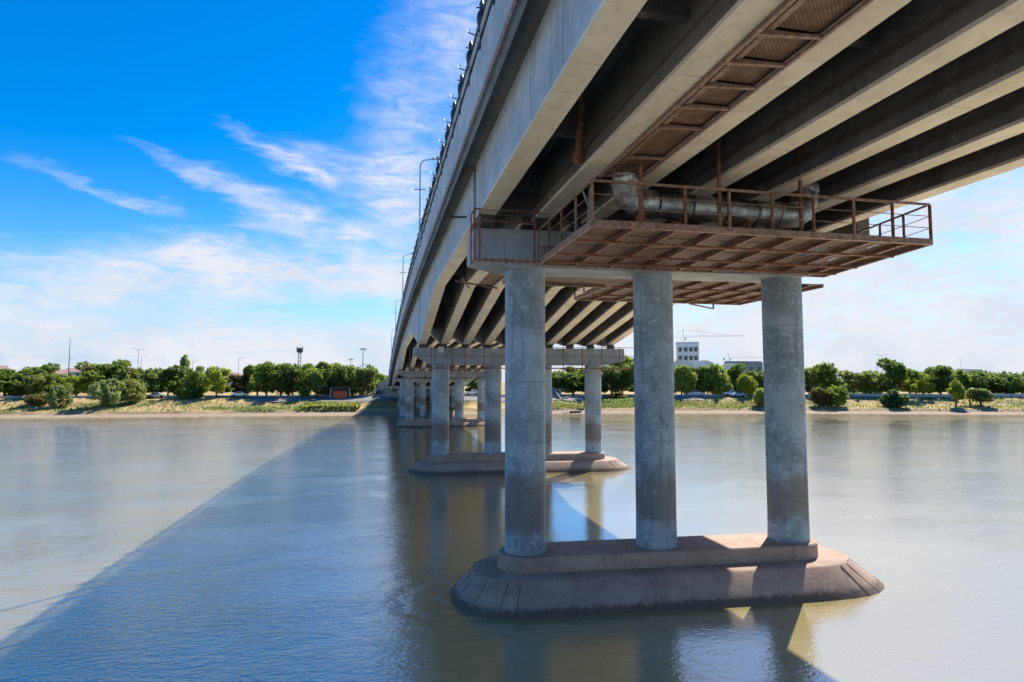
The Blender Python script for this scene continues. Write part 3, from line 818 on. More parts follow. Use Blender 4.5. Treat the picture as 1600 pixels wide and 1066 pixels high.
seg = [(8.7, 14.07), (9.9, 14.06), (11.1, 14.04), (12.3, 14.02), (13.2, 14.0)]
for (a_, za), (b_, zb) in zip(seg[:-1], seg[1:]):
    pd_(crtube([(a_ + .01, 18.0, za), (b_ - .01, 18.0, zb)], RD)).build('duct_section', M['foil'], du, smooth=True)
    pd_(MB().tube([(b_ - .03, 18.0, zb), (b_ + .03, 18.0, zb)], RD + .022, 24)).build('strap', M['dark_iron'], du, smooth=True)
pd_(crtube([(13.2, 18.0, 14.0), (13.5, 18.0, 13.98), (13.85, 18.02, 14.05), (14.15, 18.05, 14.22), (14.35, 18.1, 14.5), (14.42, 18.15, 14.85)], RD + .03)).build('elbow', M['foil'], du, smooth=True)
pd_(crtube([(14.42, 18.15, 14.85), (14.45, 18.3, 15.3), (14.5, 18.7, 15.6), (14.5, 19.6, 15.7), (14.5, 22.2, 15.7)], RD)).build('upper_leg', M['foil'], du, smooth=True)
pd_(MB().tube([(14.42, 18.14, 14.92), (14.43, 18.17, 15.06)], RD + .07, 24)).build('flange', M['grey_metal'], du, smooth=True)
pd_(MB().box(8.15, 8.25, 17.7, 18.3, 13.02, 13.75).box(9.2, 9.5, 17.75, 18.2, 13.02, 13.5).box(11.9, 12.0, 17.7, 18.3, 13.02, 13.7)).build('support', M['rust'], du)


def cap_walkway(label, x0, x1, yf, z0, zt, n, dz):
    root = thing('cap_walkway', label, 'walkway', ((x0 + x1) / 2, yf(0), z0), 0, 'rusty walkways round the pier caps')
    ox, oy, oz = root.location
    def sh(mb): mb.v = [(x - ox, y - oy, z - oz) for x, y, z in mb.v]; return mb
    a = Vector((x0, yf(x0), 0)); b_ = Vector((x1, yf(x1), 0))
    hr = MB()
    for z in (zt, (zt + z0) / 2 + .15, z0 + .03): hr.bar(a + Vector((0, 0, z)), b_ + Vector((0, 0, z)), .05 if z > z0 + .1 else .1)
    sh(hr).build('handrail', M['rust'], root)
    sl = MB()
    for k in range(int((x1 - x0) / .5)):
        f = (k + .3) * .5 / (x1 - x0); p = a.lerp(b_, f); sl.box(p.x, p.x + .3, p.y, p.y + .75, z0 - .02, z0 + .02)
    sh(sl).build('slat_floor', M['rust'], root)
    rr = random.Random(int(x0 * 10 + yf(0)))
    for k in range(n + 1):
        p = a.lerp(b_, k / n); p.x += rr.uniform(-.35, .35) if 0 < k < n else 0
        sh(MB().bar((p.x, p.y, z0 - .35), (p.x, p.y, zt), .07)).build('walkway_post', M['rust'], root)
        sh(MB().bar((p.x, p.y, z0 - .05), (p.x, p.y + .8, z0 - .05), .06)).build('floor_bracket', M['rust'], root)
    return root


cap_walkway('rusty walkway round the second pier cap with thin posts', 2.8, 24.2, lambda x: ln2(x) - 1.75, 9.55, 11.55, 12, 0)
cap_walkway('rusty walkway round the third pier cap across the river', 3.2, 23.0, lambda x: 114.2, 8.85, 10.5, 12, 0)
jb = thing('junction_box', 'pale grey cable box fixed above the second pier cap', 'junction box', (5.62, ln2(5.6) - 1.82, 11.0))
MB().box(-.25, .25, -.2, .0, 0, .55).build('box_body', M['grey_metal'], jb, bevel=.03)
MB().tube([(0, -.1, .55), (0, -.1, .95)], .04, 8).build('conduit', M['dark_iron'], jb)

# street lamps along the left side of the bridge
def street_lamp(loc, label, h, group=None, rz=0, arm=1.3):
    root = thing('street_lamp', label, 'street lamp', loc, rz, group)
    MB().tube([(0, 0, 0), (0, 0, h * .5), (0, 0, h - .55), (.06, 0, h - .22), (.25, 0, h - .02), (.55, 0, h + .06), (arm * .75, 0, h + .14)], [.075, .06, .05, .045, .04, .035, .03], 10).build('pole', M['grey_metal'], root, smooth=True)
    MB().loft([[(arm * .6, -.07, h + .1), (arm * .6, .07, h + .1), (arm * .6, .07, h + .18), (arm * .6, -.07, h + .18)],
               [(arm * .95, -.14, h + .15), (arm * .95, .14, h + .15), (arm * .95, .1, h + .3), (arm * .95, -.1, h + .3)],
               [(arm * 1.35, -.08, h + .26), (arm * 1.35, .08, h + .26), (arm * 1.35, .06, h + .33), (arm * 1.35, -.06, h + .33)]]).build('lamp_head', M['grey_metal'], root)
    MB().bar((-.45, 0, h * .66), (.42, 0, h * .66), .045).bar((-.3, 0, h * .66), (-.3, 0, h * .66 - .12), .03).build('banner_bar', M['dark_iron'], root)
    return root


for (yl, lab) in ((43.0, 'nearest street lamp above the bridge railing, its arm reaching over the deck'),
                  (73.5, 'second street lamp along the bridge, halfway to the far bank'),
                  (104.0, 'third street lamp along the bridge, small against the low clouds'),
                  (134.0, 'farthest street lamp on the bridge, near the far bank')):
    street_lamp((2.72, yl, zf(yl) + 1.2), lab, 6.35, 'street lamps on the bridge')

# ------------------------------------------------------------------ trees
def leaf_mesh(name, clumps, n, size, rng, droop=0.0, aspect=1.6):
    """many small leaf sprays spread through clumps (centre, radii)"""
    w8 = np.array([c[1][0] * c[1][1] * c[1][2] for c in clumps]) ** .75; w8 /= w8.sum()
    idx = rng.choice(len(clumps), n, p=w8)
    cen = np.array([c[0] for c in clumps])[idx]; rad = np.array([c[1] for c in clumps])[idx]
    d = rng.normal(size=(n, 3)); d /= np.linalg.norm(d, axis=1)[:, None]
    rr = rng.uniform(.35, 1.05, n) ** .6
    pos = cen + d * rad * rr[:, None]
    if droop: pos[:, 2] -= droop * rng.uniform(0, 1, n) ** 2 * (np.linalg.norm(d[:, :2], axis=1))
    a = rng.normal(size=(n, 3)); a[:, 2] -= droop * 2.2
    a = a * .75 + d * .5; a /= np.linalg.norm(a, axis=1)[:, None]
    b_ = np.cross(a, rng.normal(size=(n, 3))); b_ /= np.linalg.norm(b_, axis=1)[:, None]
    s = size * rng.uniform(.55, 1.35, n)
    A = a * (s * aspect / 2)[:, None]; B = b_ * (s / 2)[:, None]
    v = np.stack([pos - A, pos + B * .9 - A * .1, pos + A, pos - B * .9 - A * .1], axis=1).reshape(-1, 3)
    me = bpy.data.meshes.new(name)
    me.vertices.add(n * 4); me.vertices.foreach_set('co', v.astype(np.float32).ravel())
    me.loops.add(n * 4); me.loops.foreach_set('vertex_index', np.arange(n * 4, dtype=np.int32))
    me.polygons.add(n); me.polygons.foreach_set('loop_start', np.arange(0, n * 4, 4, dtype=np.int32))
    me.update(); me.validate()
    return me


def tree_proto(kind, seed):
    """unit tree 1 m high: returns crown mesh and trunk mesh"""
    rng = np.random.default_rng(seed); rd = random.Random(seed)
    cl = []
    if kind == 'round':
        zc, n, lf, sz = .60, 30, 2900, .050
        for k in range(n):
            a = rd.uniform(0, 6.28); r = rd.uniform(.08, .44); z = rd.uniform(.17, .90)
            r *= 1.0 - abs(z - .55) * 1.1
            q = rd.uniform(.055, .135); cl.append(((r * math.cos(a), r * math.sin(a), z), (q * 1.15, q * 1.15, q * rd.uniform(.7, 1.2))))
        cl.append(((0, 0, .55), (.17, .17, .22)))
    elif kind == 'tall':
        lf, sz = 2200, .045
        for k in range(14):
            a = rd.uniform(0, 6.28); z = rd.uniform(.16, .9); r = rd.uniform(.02, .16) * (1.15 - z)
            q = rd.uniform(.08, .14) * (1.25 - z * .7); cl.append(((r * math.cos(a), r * math.sin(a), z), (q, q, q * 1.6)))
    elif kind == 'willow':
        lf, sz = 2600, .050
        for k in range(24):
            a = rd.uniform(0, 6.28); r = rd.uniform(.10, .44); z = rd.uniform(.22, .86) - r * .25
            q = rd.uniform(.06, .135); cl.append(((r * math.cos(a), r * math.sin(a), z + .05), (q, q, q * 1.25)))
        cl.append(((0, 0, .72), (.22, .22, .2)))
    elif kind == 'bush':
        lf, sz = 1500, .085
        for k in range(11):
            a = rd.uniform(0, 6.28); r = rd.uniform(.05, .36); z = rd.uniform(.14, .74) * (1 - r * .6)
            q = rd.uniform(.14, .24); cl.append(((r * math.cos(a), r * math.sin(a), z), (q, q, q)))
        cl.append(((0, 0, .25), (.36, .36, .22)))
    elif kind == 'young':
        lf, sz = 900, .065
        for k in range(9):
            a = rd.uniform(0, 6.28); z = rd.uniform(.40, .88); r = rd.uniform(.04, .24) * (1.2 - z)
            q = rd.uniform(.08, .15); cl.append(((r * math.cos(a), r * math.sin(a), z), (q, q, q * 1.1)))
    cm = leaf_mesh(kind + '_crown', cl, lf, sz, rng, .22 if kind == 'willow' else 0.0, 2.6 if kind == 'willow' else 1.6)
    tm = MB(); r0 = .022 if kind != 'bush' else .012
    lean = rd.uniform(-.03, .03); hz = .62 if kind != 'tall' else .85
    tm.tube([(0, 0, -.02), (lean * .4, .01, .14), (lean, -.01, .32), (lean * 1.3, 0, hz)], [r0 * 1.25, r0, r0 * .75, r0 * .25], 7)
    for c in cl[:9]:
        z0 = rd.uniform(.16, .4) if kind != 'bush' else .03
        p = Vector(c[0]); s = Vector((lean, 0, min(z0, p.z * .8)))
        tm.tube([s, s.lerp(p, .5) + Vector((0, 0, -.02)), p], [r0 * .45, r0 * .3, r0 * .1], 5)
    me = bpy.data.meshes.new(kind + '_trunk'); me.from_pydata(tm.v, [], tm.f); me.materials.append(M['bark'])
    return cm, me


PROTO = {k: [tree_proto(k, 11 * i + hash_) for i in range(n)] for k, n, hash_ in (('round', 5, 1), ('tall', 3, 2), ('willow', 3, 3), ('bush', 3, 4), ('young', 2, 5))}
CROWN = {}
TR = random.Random(5)


def tree(kind, leaf, px, t, top, wpx, label, group=None, base=None):
    """a tree at image column px, t metres inland; its height and spread follow the photograph"""
    t = t - 6 if t >= 34 else t
    x, y, zc = at_bank(px, t); z = gz(x, y)
    ztop = H + (596 - top) / 950. * zc
    h = max(.8, ztop - z)
    v = TR.randrange(len(PROTO[kind])); cm, tm = PROTO[kind][v]
    key = (kind, v, leaf)
    if key not in CROWN:
        c = cm.copy(); c.materials.clear(); c.materials.append(M['leaf_' + leaf] if leaf != 'straw' else M['straw']); CROWN[key] = c
    spread = {'round': .92, 'tall': .46, 'willow': 1.0, 'bush': .98, 'young': .52}[kind]
    h *= TR.uniform(.94, 1.07)
    wd = TR.uniform(1.08, 1.42) * wpx / 950. * zc / spread
    nm = {'round': 'broadleaf_tree', 'tall': 'poplar_tree', 'willow': 'willow_tree', 'bush': 'bush', 'young': 'young_tree'}[kind]
    root = thing(nm, label, 'bush' if kind == 'bush' else 'tree', (x, y, z - .05), TR.uniform(0, 6.28), group)
    root.scale = (wd, wd, h / .97)
    for n_, me in (('crown', CROWN[key]), ('trunk', tm)):
        o = bpy.data.objects.new(n_, me); COL.objects.link(o); o.parent = root
    return root


GL = 'trees along the left of the far bank'; GR = 'trees along the right of the far bank'; GC = 'shaded trees seen between the columns'
LIST = [
    ('round', 'dark', 10, 42, 571, 70, 'large dark green tree at the extreme left end of the far bank', GL),
    ('willow', 'mid', 45, 46, 573, 52, 'mid green tree next to the large dark tree at far left', GL),
    ('round', 'dark', 66, 60, 570, 46, 'dark tree rising behind the olive tree at far left, its top lit', GL),
    ('round', 'olive', 66, 30, 586, 44, 'olive rounded tree just left of the pale weeping willow', GL),
    ('bush', 'rust', 62, 18, 611, 36, 'brown dry bush low on the slope left of the pale willow', GL),
    ('willow', 'pale', 97, 17, 599, 31, 'small pale weeping willow low on the left bank slope', GL),
    ('round', 'mid', 92, 44, 580, 44, 'mid green tree behind the small pale willow', GL),
    ('round', 'yellow', 122, 32, 585, 38, 'tree with sunlit yellow green side right of the pale willow', GL),
    ('round', 'olive', 148, 50, 566, 44, 'tall olive tree, left one of the tallest clump on the left bank', GL),
    ('round', 'mid', 180, 46, 561, 54, 'tallest mid green tree of the left bank, above the two pale slope trees', GL),
    ('willow', 'olive', 206, 42, 571, 44, 'olive tree right of the tallest left bank tree', GL),
    ('willow', 'pale', 172, 17, 589, 44, 'pale silvery tree on the slope below the tallest left bank tree', GL),
    ('willow', 'olive', 208, 21, 589, 40, 'yellowish olive tree on the slope beside the pale silvery tree', GL),
    ('round', 'dark', 240, 38, 573, 40, 'dark rounded tree just above the parked pale car on the left bank', GL),
    ('round', 'dark', 264, 40, 572, 40, 'dark tree between the parked pale car and the pale poplar', GL),
    ('tall', 'pale', 288, 44, 559, 26, 'pale poplar standing above its neighbours on the left bank', GL),
    ('round', 'mid', 310, 36, 570, 44, 'dark round tree between the pale poplar and the bright yellow tree', GL),
    ('bush', 'mid', 291, 27, 603, 24, 'small green bush under the pale poplar', GL),
    ('bush', 'dark', 311, 27, 602, 18, 'small dark bush left of the bright yellow tree', GL),
    ('round', 'yellow', 340, 34, 572, 36, 'bright yellow green tree on the left bank, lit by the sun', GL),
    ('round', 'rust', 372, 32, 583, 30, 'brownish olive tree right of the gap beside the bright yellow tree', GL),
    ('tall', 'mid', 389, 40, 563, 22, 'narrow green poplar right of the gap on the left bank', GL),
    ('tall', 'pale', 404, 46, 565, 24, 'pale slender poplar just right of the narrow green one', GL),
    ('round', 'mid', 418, 38, 567, 44, 'mid green tree at the left end of the dense grove by the road', GL),
    ('willow', 'mid', 440, 42, 565, 48, 'sunlit green tree in the dense grove, second from its left end', GL),
    ('round', 'dark', 458, 36, 570, 50, 'dark low tree in the grove left of the lattice mast', GL),
    ('round', 'mid', 480, 46, 564, 50, 'tree standing directly below the lattice mast', GL),
    ('willow', 'dark', 496, 35, 574, 50, 'dark spreading tree in the middle of the grove by the road', GL),
    ('tall', 'mid', 508, 48, 563, 44, 'light topped tree in the grove right of the lattice mast', GL),
    ('round', 'dark', 526, 36, 572, 44, 'dark tree just left of the orange kiosk roof', GL),
    ('round', 'mid', 530, 52, 566, 44, 'green tree behind the orange kiosk', GL),
    ('willow', 'olive', 552, 42, 568, 46, 'olive tree right behind the kiosk roof', GL),
    ('willow', 'olive', 569, 36, 572, 34, 'olive drooping tree at the right end of the grove', GL),
    ('round', 'mid', 584, 60, 574, 26, 'bright green tree closest to the bridge abutment', GL),
    ('round', 'mid', 600, 150, 586, 26, 'distant low tree behind the retaining wall by the bridge', GL),
    # between the columns
    ('round', 'dark', 700, 60, 588, 40, 'dark tree behind the farther columns under the bridge', GC),
    ('round', 'dark', 742, 52, 586, 40, 'dark tree behind the white pickup under the bridge', GC),
    ('round', 'dark', 872, 40, 580, 50, 'dark tree behind the stair hut between the columns', GC),
    ('round', 'mid', 895, 46, 568, 50, 'shaded tree seen just under the second pier cap', GC),
    ('round', 'dark', 915, 38, 578, 52, 'dark tree standing left of the last second pier column', GC),
    ('round', 'dark', 955, 38, 572, 54, 'dark tree between the last second pier column and the middle near column', GC),
    ('round', 'mid', 972, 46, 557, 56, 'tallest shaded tree left of the middle near column, its top sunlit', GC),
    ('round', 'mid', 1002, 42, 562, 50, 'shaded tree mostly hidden by the middle near column', GC),
    ('bush', 'rust', 966, 23, 611, 28, 'rust tinted round bush on the grass left of the middle near column', GC),
    ('willow', 'mid', 1064, 38, 568, 42, 'weeping tree right beside the middle near column', GR),
    ('willow', 'dark', 1092, 40, 570, 42, 'dark weeping tree below the pale blue building', GR),
    ('willow', 'mid', 1120, 38, 566, 48, 'full green weeping tree below the white roofs', GR),
    ('round', 'mid', 1146, 44, 570, 40, 'green tree under the grey green hall', GR),
    ('willow', 'yellow', 1162, 35, 583, 40, 'yellowish weeping tree above the parked pickup', GR),
    ('round', 'dark', 1186, 42, 578, 40, 'dark tree just left of the right near column', GR),
    ('bush', 'mid', 1192, 14, 604, 34, 'green bush by the water partly behind the right near column', GR),
    ('round', 'olive', 1264, 40, 575, 44, 'olive tree emerging right of the right near column', GR),
    ('round', 'mid', 1290, 30, 568, 46, 'tall green tree right of the right near column, above the brown bush', GR),
    ('bush', 'rust', 1284, 14, 601, 36, 'brown and green bush on the shore right of the right near column', GR),
    ('bush', 'mid', 1303, 13, 596, 30, 'tall green bush beside the brown shore bush', GR),
    ('round', 'olive', 1333, 36, 580, 48, 'olive low tree left of the double armed lamp', GR),
    ('willow', 'mid', 1358, 38, 579, 46, 'light green low tree below the double armed lamp', GR),
    ('round', 'dark', 1398, 36, 563, 50, 'tall dark tree right of the double armed lamp', GR),
    ('round', 'mid', 1420, 44, 577, 40, 'mid green tree between the two tall dark trees', GR),
    ('round', 'yellow', 1441, 34, 579, 40, 'yellow green tree between the two tall dark trees', GR),
    ('round', 'dark', 1468, 38, 569, 50, 'tall dark tree right of the yellow green one', GR),
    ('bush', 'blue', 1397, 12, 606, 30, 'round blue green bush alone at the water edge', GR),
    ('young', 'yellow', 1491, 14, 594, 26, 'young yellow green tree alone on the dry slope', GR),
    ('young', 'olive', 1512, 16, 608, 20, 'thin sparse sapling between two young trees on the dry slope', GR),
    ('young', 'pale', 1530, 16, 608, 30, 'small round young tree on the dry slope at right', GR),
    ('willow', 'mid', 1498, 42, 577, 44, 'green tree below the flat stadium roof', GR),
    ('round', 'dark', 1524, 40, 579, 46, 'dark tree right of the flat stadium roof', GR),
    ('tall', 'mid', 1548, 44, 580, 46, 'green tree in the row at the right, second from the frame edge group', GR),
    ('willow', 'dark', 1572, 40, 584, 46, 'dark tree near the right end of the far bank', GR),
    ('round', 'mid', 1596, 44, 582, 50, 'tree cut off at the extreme right end of the far bank', GR),
]
for a_ in LIST: tree(*a_)

# far wood behind everything (reads as one mass)
def far_wood(name, px0, px1, dist, top0, top1, n, leaf):
    rng = np.random.default_rng(17); cl = []
    for k in range(n):
        px = px0 + (px1 - px0) * (k + rng.uniform(-.5, .5)) / n; dx, dy = ray_x(px)
        zc = dist + rng.uniform(-10, 40); h = H + (596 - rng.uniform(top0, top1)) / 950 * zc - 4.3
        cl.append(((dx * zc, dy * zc, 4.3 + h * .5), (h * .7, h * .6, h * .5)))
    me = leaf_mesh(name, cl, n * 320, 1.1, rng)
    me.materials.append(M[leaf]); o = bpy.data.objects.new(name, me); COL.objects.link(o); tag(o, kind='stuff'); return o


tag(far_wood('distant_wood', -80, 592, 300, 577, 590, 34, 'leaf_mid'), 'low distant wood behind the trees of the left bank', 'wood')
tag(far_wood('distant_wood', 880, 1690, 290, 576, 588, 44, 'leaf_dark'), 'low distant wood behind the trees of the right bank', 'wood')


tag(far_wood('shade_leaf_band', -80, 590, 222, 600, 608, 60, 'leaf_dark'), 'dark leaf band added to stand for the shade below the trees of the left bank', 'shade_leaf_band')  # added leaf band, its dark colour stands for shade under the crowns
tag(far_wood('shade_leaf_band', 860, 1690, 216, 600, 608, 70, 'leaf_dark'), 'dark leaf band added to stand for the shade below the trees of the right bank', 'shade_leaf_band')


def grass_patch(name, label, spots, n, size, leaf, seed, hmul=1.0):
    """tufts scattered on the bank: spots are (px0, px1, t0, t1)"""
    rng = np.random.default_rng(seed); cl = []
    P = []
    for (a, b_, t0, t1, k) in spots:
        for _ in range(k):
            px = rng.uniform(a, b_); x, y, zc = at_bank(px, rng.uniform(t0, t1)); P.append((x, y, gz(x, y)))
    P = np.array(P); n = len(P)
    th = rng.uniform(0, 6.28, n); hh = size * rng.uniform(.5, 1.3, n) * hmul; wd = size * rng.uniform(.25, .55, n)
    lean = rng.normal(size=(n, 2)) * .3
    c = np.stack([np.cos(th) * wd, np.sin(th) * wd, np.zeros(n)], 1)
    up = np.stack([lean[:, 0] * hh, lean[:, 1] * hh, hh], 1)
    base = P - np.array([0, 0, .08])
    v = np.stack([base - c * .6, base + c * .6, base + up + c, base + up - c], 1).reshape(-1, 3)
    me = bpy.data.meshes.new(name)
    me.vertices.add(n * 4); me.vertices.foreach_set('co', v.astype(np.float32).ravel())
    me.loops.add(n * 4); me.loops.foreach_set('vertex_index', np.arange(n * 4, dtype=np.int32))
    me.polygons.add(n); me.polygons.foreach_set('loop_start', np.arange(0, n * 4, 4, dtype=np.int32))
    me.update(); me.validate(); me.materials.append(M[leaf])
    o = bpy.data.objects.new(name, me); COL.objects.link(o); tag(o, label, 'grass', kind='stuff'); return o


grass_patch('reed_bed', 'tall pale reeds on the bank below the orange kiosk', [(476, 562, 11, 17, 1800)], 0, .9, 'leaf_olive', 1, 1.2)
grass_patch('green_grass', 'green grass on the slopes of the far bank',
            [(-40, 560, 10, 20, 900), (460, 560, 9.8, 14, 900), (330, 470, 10, 15, 400), (865, 1000, 10, 20, 900), (925, 992, 13, 22, 900), (1050, 1190, 10, 19, 600), (1265, 1660, 9.8, 16, 500), (1470, 1600, 14, 26, 200)], 0, .45, 'leaf_pale', 2)
grass_patch('dry_grass', 'dry straw coloured grass on the far bank',
            [(-40, 560, 9.8, 28, 400), (860, 1000, 9.8, 16, 900), (1050, 1190, 10, 22, 1100), (1265, 1660, 10, 28, 450)], 0, .38, 'straw', 3)

# ------------------------------------------------------------------ things on the far bank
def car(px, t, body, label, rz=0.0, pickup=False, name='parked_car'):
    x, y, zc = at_bank(px, t); root = thing(name, label, 'car', (x, y, gz(x, y) + .03), rz, 'cars on the far bank')
    L = 2.2
    prof_ = [(-L, .35), (-L, .8), (-L + .15, .92), (-1.35, .98), (-.75, 1.45), (.75, 1.48), (1.25, 1.0), (L - .1, .85), (L, .7), (L, .35)]
    if pickup: prof_ = [(-L - .3, .45), (-L - .3, 1.05), (-.35, 1.05), (-.25, 1.1), (-.1, 1.7), (.95, 1.72), (1.4, 1.15), (L + .1, 1.0), (L + .2, .8), (L + .2, .45)]
    MB().loft([[(a, -.85, b_) for a, b_ in prof_], [(a, .85, b_) for a, b_ in prof_]]).build('car_body', body, root, bevel=.05)
    wz = (1.02, 1.38) if not pickup else (1.14, 1.6)
    xa, xb = (-1.05, 1.0) if not pickup else (-.02, 1.1)
    for s in (-.856, .856):
        MB().add([(xa, s, wz[0]), (xb, s, wz[0]), (xb - .3, s, wz[1]), (xa + .25, s, wz[1]), (xa, s * .99, wz[0]), (xb, s * .99, wz[0]), (xb - .3, s * .99, wz[1]), (xa + .25, s * .99, wz[1])],
                 [(0, 1, 2, 3), (4, 5, 6, 7), (0, 1, 5, 4), (1, 2, 6, 5), (2, 3, 7, 6), (3, 0, 4, 7)]).build('side_window', M['glass'], root)
    for wx in (-1.35, 1.35):
        for s in (-.8, .8):
            MB().tube([(wx, s - .1, .33), (wx, s + .1, .33)], .33, 14).build('wheel', M['tyre'], root)
    return root


car(246, 27.5, M['car_silver'], 'pale silver car parked under the dark round trees of the left bank', .1)
car(572, 37, M['car_white'], 'white car on the road left of the abutment wall', 1.0)
car(588, 44, M['car_silver'], 'pale car on the road touching the abutment wall', 1.2)
car(738, 33, M['car_white'], 'white car parked behind the columns under the bridge', .0, True)
car(752, 34.5, M['car_white'], 'white car right behind the white pickup under the bridge', .0)
car(1086, 29.5, M['car_white'], 'white car by the weeping trees right of the middle near column', .0)
car(1139, 29.2, M['car_white'], 'white pickup parked on the embankment under the yellowish tree', .0, True, 'parked_pickup')
car(1151, 26.5, M['car_blue'], 'pale blue car parked in front of the white pickup', .1)
car(376, 28.5, M['car_silver'], 'dark silver car in the gap right of the bright yellow tree', .0)

# kiosk
x, y, zc = at_bank(533, 26.5); kz = gz(x, y)
ki = thing('kiosk', 'orange red kiosk with a flat dark roof below the grove', 'kiosk', (x, y, kz))
MB().box(-1.9, 1.9, -1.2, .9, 0, 1.9).build('counter', M['red'], ki, bevel=.03)
MB().box(-2.8, 2.8, -1.7, 1.7, 2.95, 3.12).build('roof', M['dark_iron'], ki)
MB().box(-2.6, 2.6, 1.0, 1.15, 0, 2.94).build('back_wall', M['dark_iron'], ki)
for sx_ in (-2.6, 2.6): MB().box(sx_ - .07, sx_ + .07, -1.5, -1.36, 0, 2.94).build('post', M['grey_metal'], ki)
# low wall with rubble in the gap, pale retaining walls
def bank_wall(px0, px1, t, h, mat, label, name='retaining_wall'):
    a = at_bank(px0, t); b_ = at_bank(px1, t)
    root = thing(name, label, 'wall', (a[0], a[1], gz(a[0], a[1])))
    n = 14; rings = []
    for k in range(n + 1):
        f = k / n; x = a[0] + (b_[0] - a[0]) * f; y = a[1] + (b_[1] - a[1]) * f; z = gz(x, y)
        rings.append([(x - a[0], y - a[1] - .2, z - a[2] * 0 - gz(a[0], a[1]) - .6), (x - a[0], y - a[1] + .2, z - gz(a[0], a[1]) - .6), (x - a[0], y - a[1] + .2, z - gz(a[0], a[1]) + h), (x - a[0], y - a[1] - .2, z - gz(a[0], a[1]) + h)])
    MB().loft(rings).build('wall_body', mat, root)
    MB().loft([[(p[0], p[1] + dy, p[2] + dz) for p, dy, dz in ((r[3], -.06, .005), (r[2], .06, .005), (r[2], .06, .1), (r[3], -.06, .1))] for r in rings]).build('coping', M['pale_wall'], root)
    return root


bank_wall(-60, 616, 29.3, .30, M['wall'], 'long low kerb wall along the top of the left bank')
bank_wall(628, 1195, 29.3, .35, M['wall'], 'low grey wall along the bank top seen between the columns')
bank_wall(1262, 1680, 28.6, .75, M['pale_wall'], 'pale concrete retaining wall along the top of the right bank')

# stair with a little hut between the columns
x, y, zc = at_bank(868, 21); z0 = gz(x, y)
stt = thing('concrete_stair', 'grey concrete stair ramp on the bank right of the nearest column', 'stair', (x, y, z0 - .6))
for k in range(9):
    MB().box(-1.3, 1.3, k * .9, k * .9 + .88, 0, .45 + k * .36).build('step', M['wall'], stt)
for s in (-1.45, 1.45):
    MB().add([(s - .12, -.6, 0), (s + .12, -.6, 0), (s + .12, 8.2, 0), (s - .12, 8.2, 0), (s - .12, -.6, .9), (s + .12, -.6, .9), (s + .12, 8.2, 4.4), (s - .12, 8.2, 4.4)],
             [(0, 3, 2, 1), (4, 5, 6, 7), (0, 1, 5, 4), (1, 2, 6, 5), (2, 3, 7, 6), (3, 0, 4, 7)]).build('side_wall', M['wall'], stt)
x, y, zc = at_bank(870, 31); z0 = gz(x, y)
hut = thing('hut', 'small hut with a reddish flat roof above the concrete stair', 'hut', (x, y, z0))
MB().box(-1.2, 1.2, -1, 1, 0, 1.9).build('wall', M['pale_wall'], hut)
MB().box(-1.9, 1.9, -1.5, 1.5, 1.91, 2.1).build('roof', M['red_roof'], hut)
MB().box(-.4, .4, -1.06, -1.005, 0, 1.6).build('door', M['dark_iron'], hut)
# small beached boat
x, y, zc = at_bank(899, 1.6)
bt = thing('rowing_boat', 'small dark rowing boat drawn up on the shore between the columns', 'boat', (x, y, .12), .2)
hull = []
for xx, wd_, z0_ in ((-1.7, .25, .25), (-1.2, .5, .05), (0, .6, 0), (1.1, .5, .05), (1.8, .06, .35)):
    hull.append([(xx, -wd_, .5 + z0_ * .5), (xx, -wd_ * .6, z0_), (xx, wd_ * .6, z0_), (xx, wd_, .5 + z0_ * .5)])
MB().loft(hull).build('hull', M['dark_iron'], bt)
MB().box(-.2, .1, -.5, .5, .52, .57).build('seat', M['bark'], bt)
# rocks and driftwood on the shore
for k, (px, t_, s_, lab) in enumerate(((1020, 2, .5, 'x'), (880, 1.2, .45, 'low grey rocks at the water edge beside the dark boat'), (1290, 4, .6, 'broken driftwood log at the foot of the brown shore bush'))):
    if lab == 'x': continue
    x, y, zc = at_bank(px, t_)
    if k == 1:
        rk = MB(); rr = random.Random(9)
        for j in range(7):
            ox_, oy_, q = rr.uniform(-2, 2), rr.uniform(-.5, .5), rr.uniform(.15, .35)
            rk.lathe((ox_, oy_, -.05), [(q * .9, 0), (q, q * .5), (q * .6, q * .9), (q * .1, q)], 7)
        o = rk.build('shore_rocks', M['stone']); o.location = (x, y, gz(x, y)); tag(o, lab, 'rocks')
    else:
        o = MB().tube([(-3, 0, .4), (-1, .2, .35), (1, 0, .15), (2.6, -.4, .1)], [.14, .12, .1, .05], 7).bar((-1, .2, .35), (-.2, 1, .9), .08).build('driftwood', M['bark']); o.location = (x, y, gz(x, y)); tag(o, lab, 'driftwood')


# ------------------------------------------------------------------ far buildings, masts and cranes
def spot(px, zc):
    dx, dy = ray_x(px); return dx * zc, dy * zc
def zof(py, zc): return H + (596 - py) / 950. * zc


# pale blue block with three rows of windows
zc = 430; x, y = spot(1075, zc); top = zof(536, zc); rz = -math.atan2(x, y) * .9
bl = thing('apartment_block', 'pale blue multi storey building with dark square windows behind the trees', 'building', (x, y, 4.6), rz)
W2 = 7.6; Ht = top - 4.6
MB().box(-W2, W2, 0, 14, 0, Ht).build('wall', M['building'], bl, bevel=.6)
MB().box(-W2 - .25, W2 + .25, -.25, 14.25, Ht - .02 + .05, Ht + .75).build('roof', M['building'], bl)
rows = [Ht - 4.6 - 6.1 * k for k in range(5)]
for zr in rows:
    for xc in (-5.2, -1.4, 2.2, 5.4):
        f = MB().box(xc - 1.2, xc + 1.2, -.12, -.006, zr - 1.6, zr + 1.6).build('window', M['glass'], bl)
        MB().box(xc - 1.35, xc + 1.35, -.32, -.006, zr - 1.85, zr - 1.62).build('sill', M['white_paint'], f)
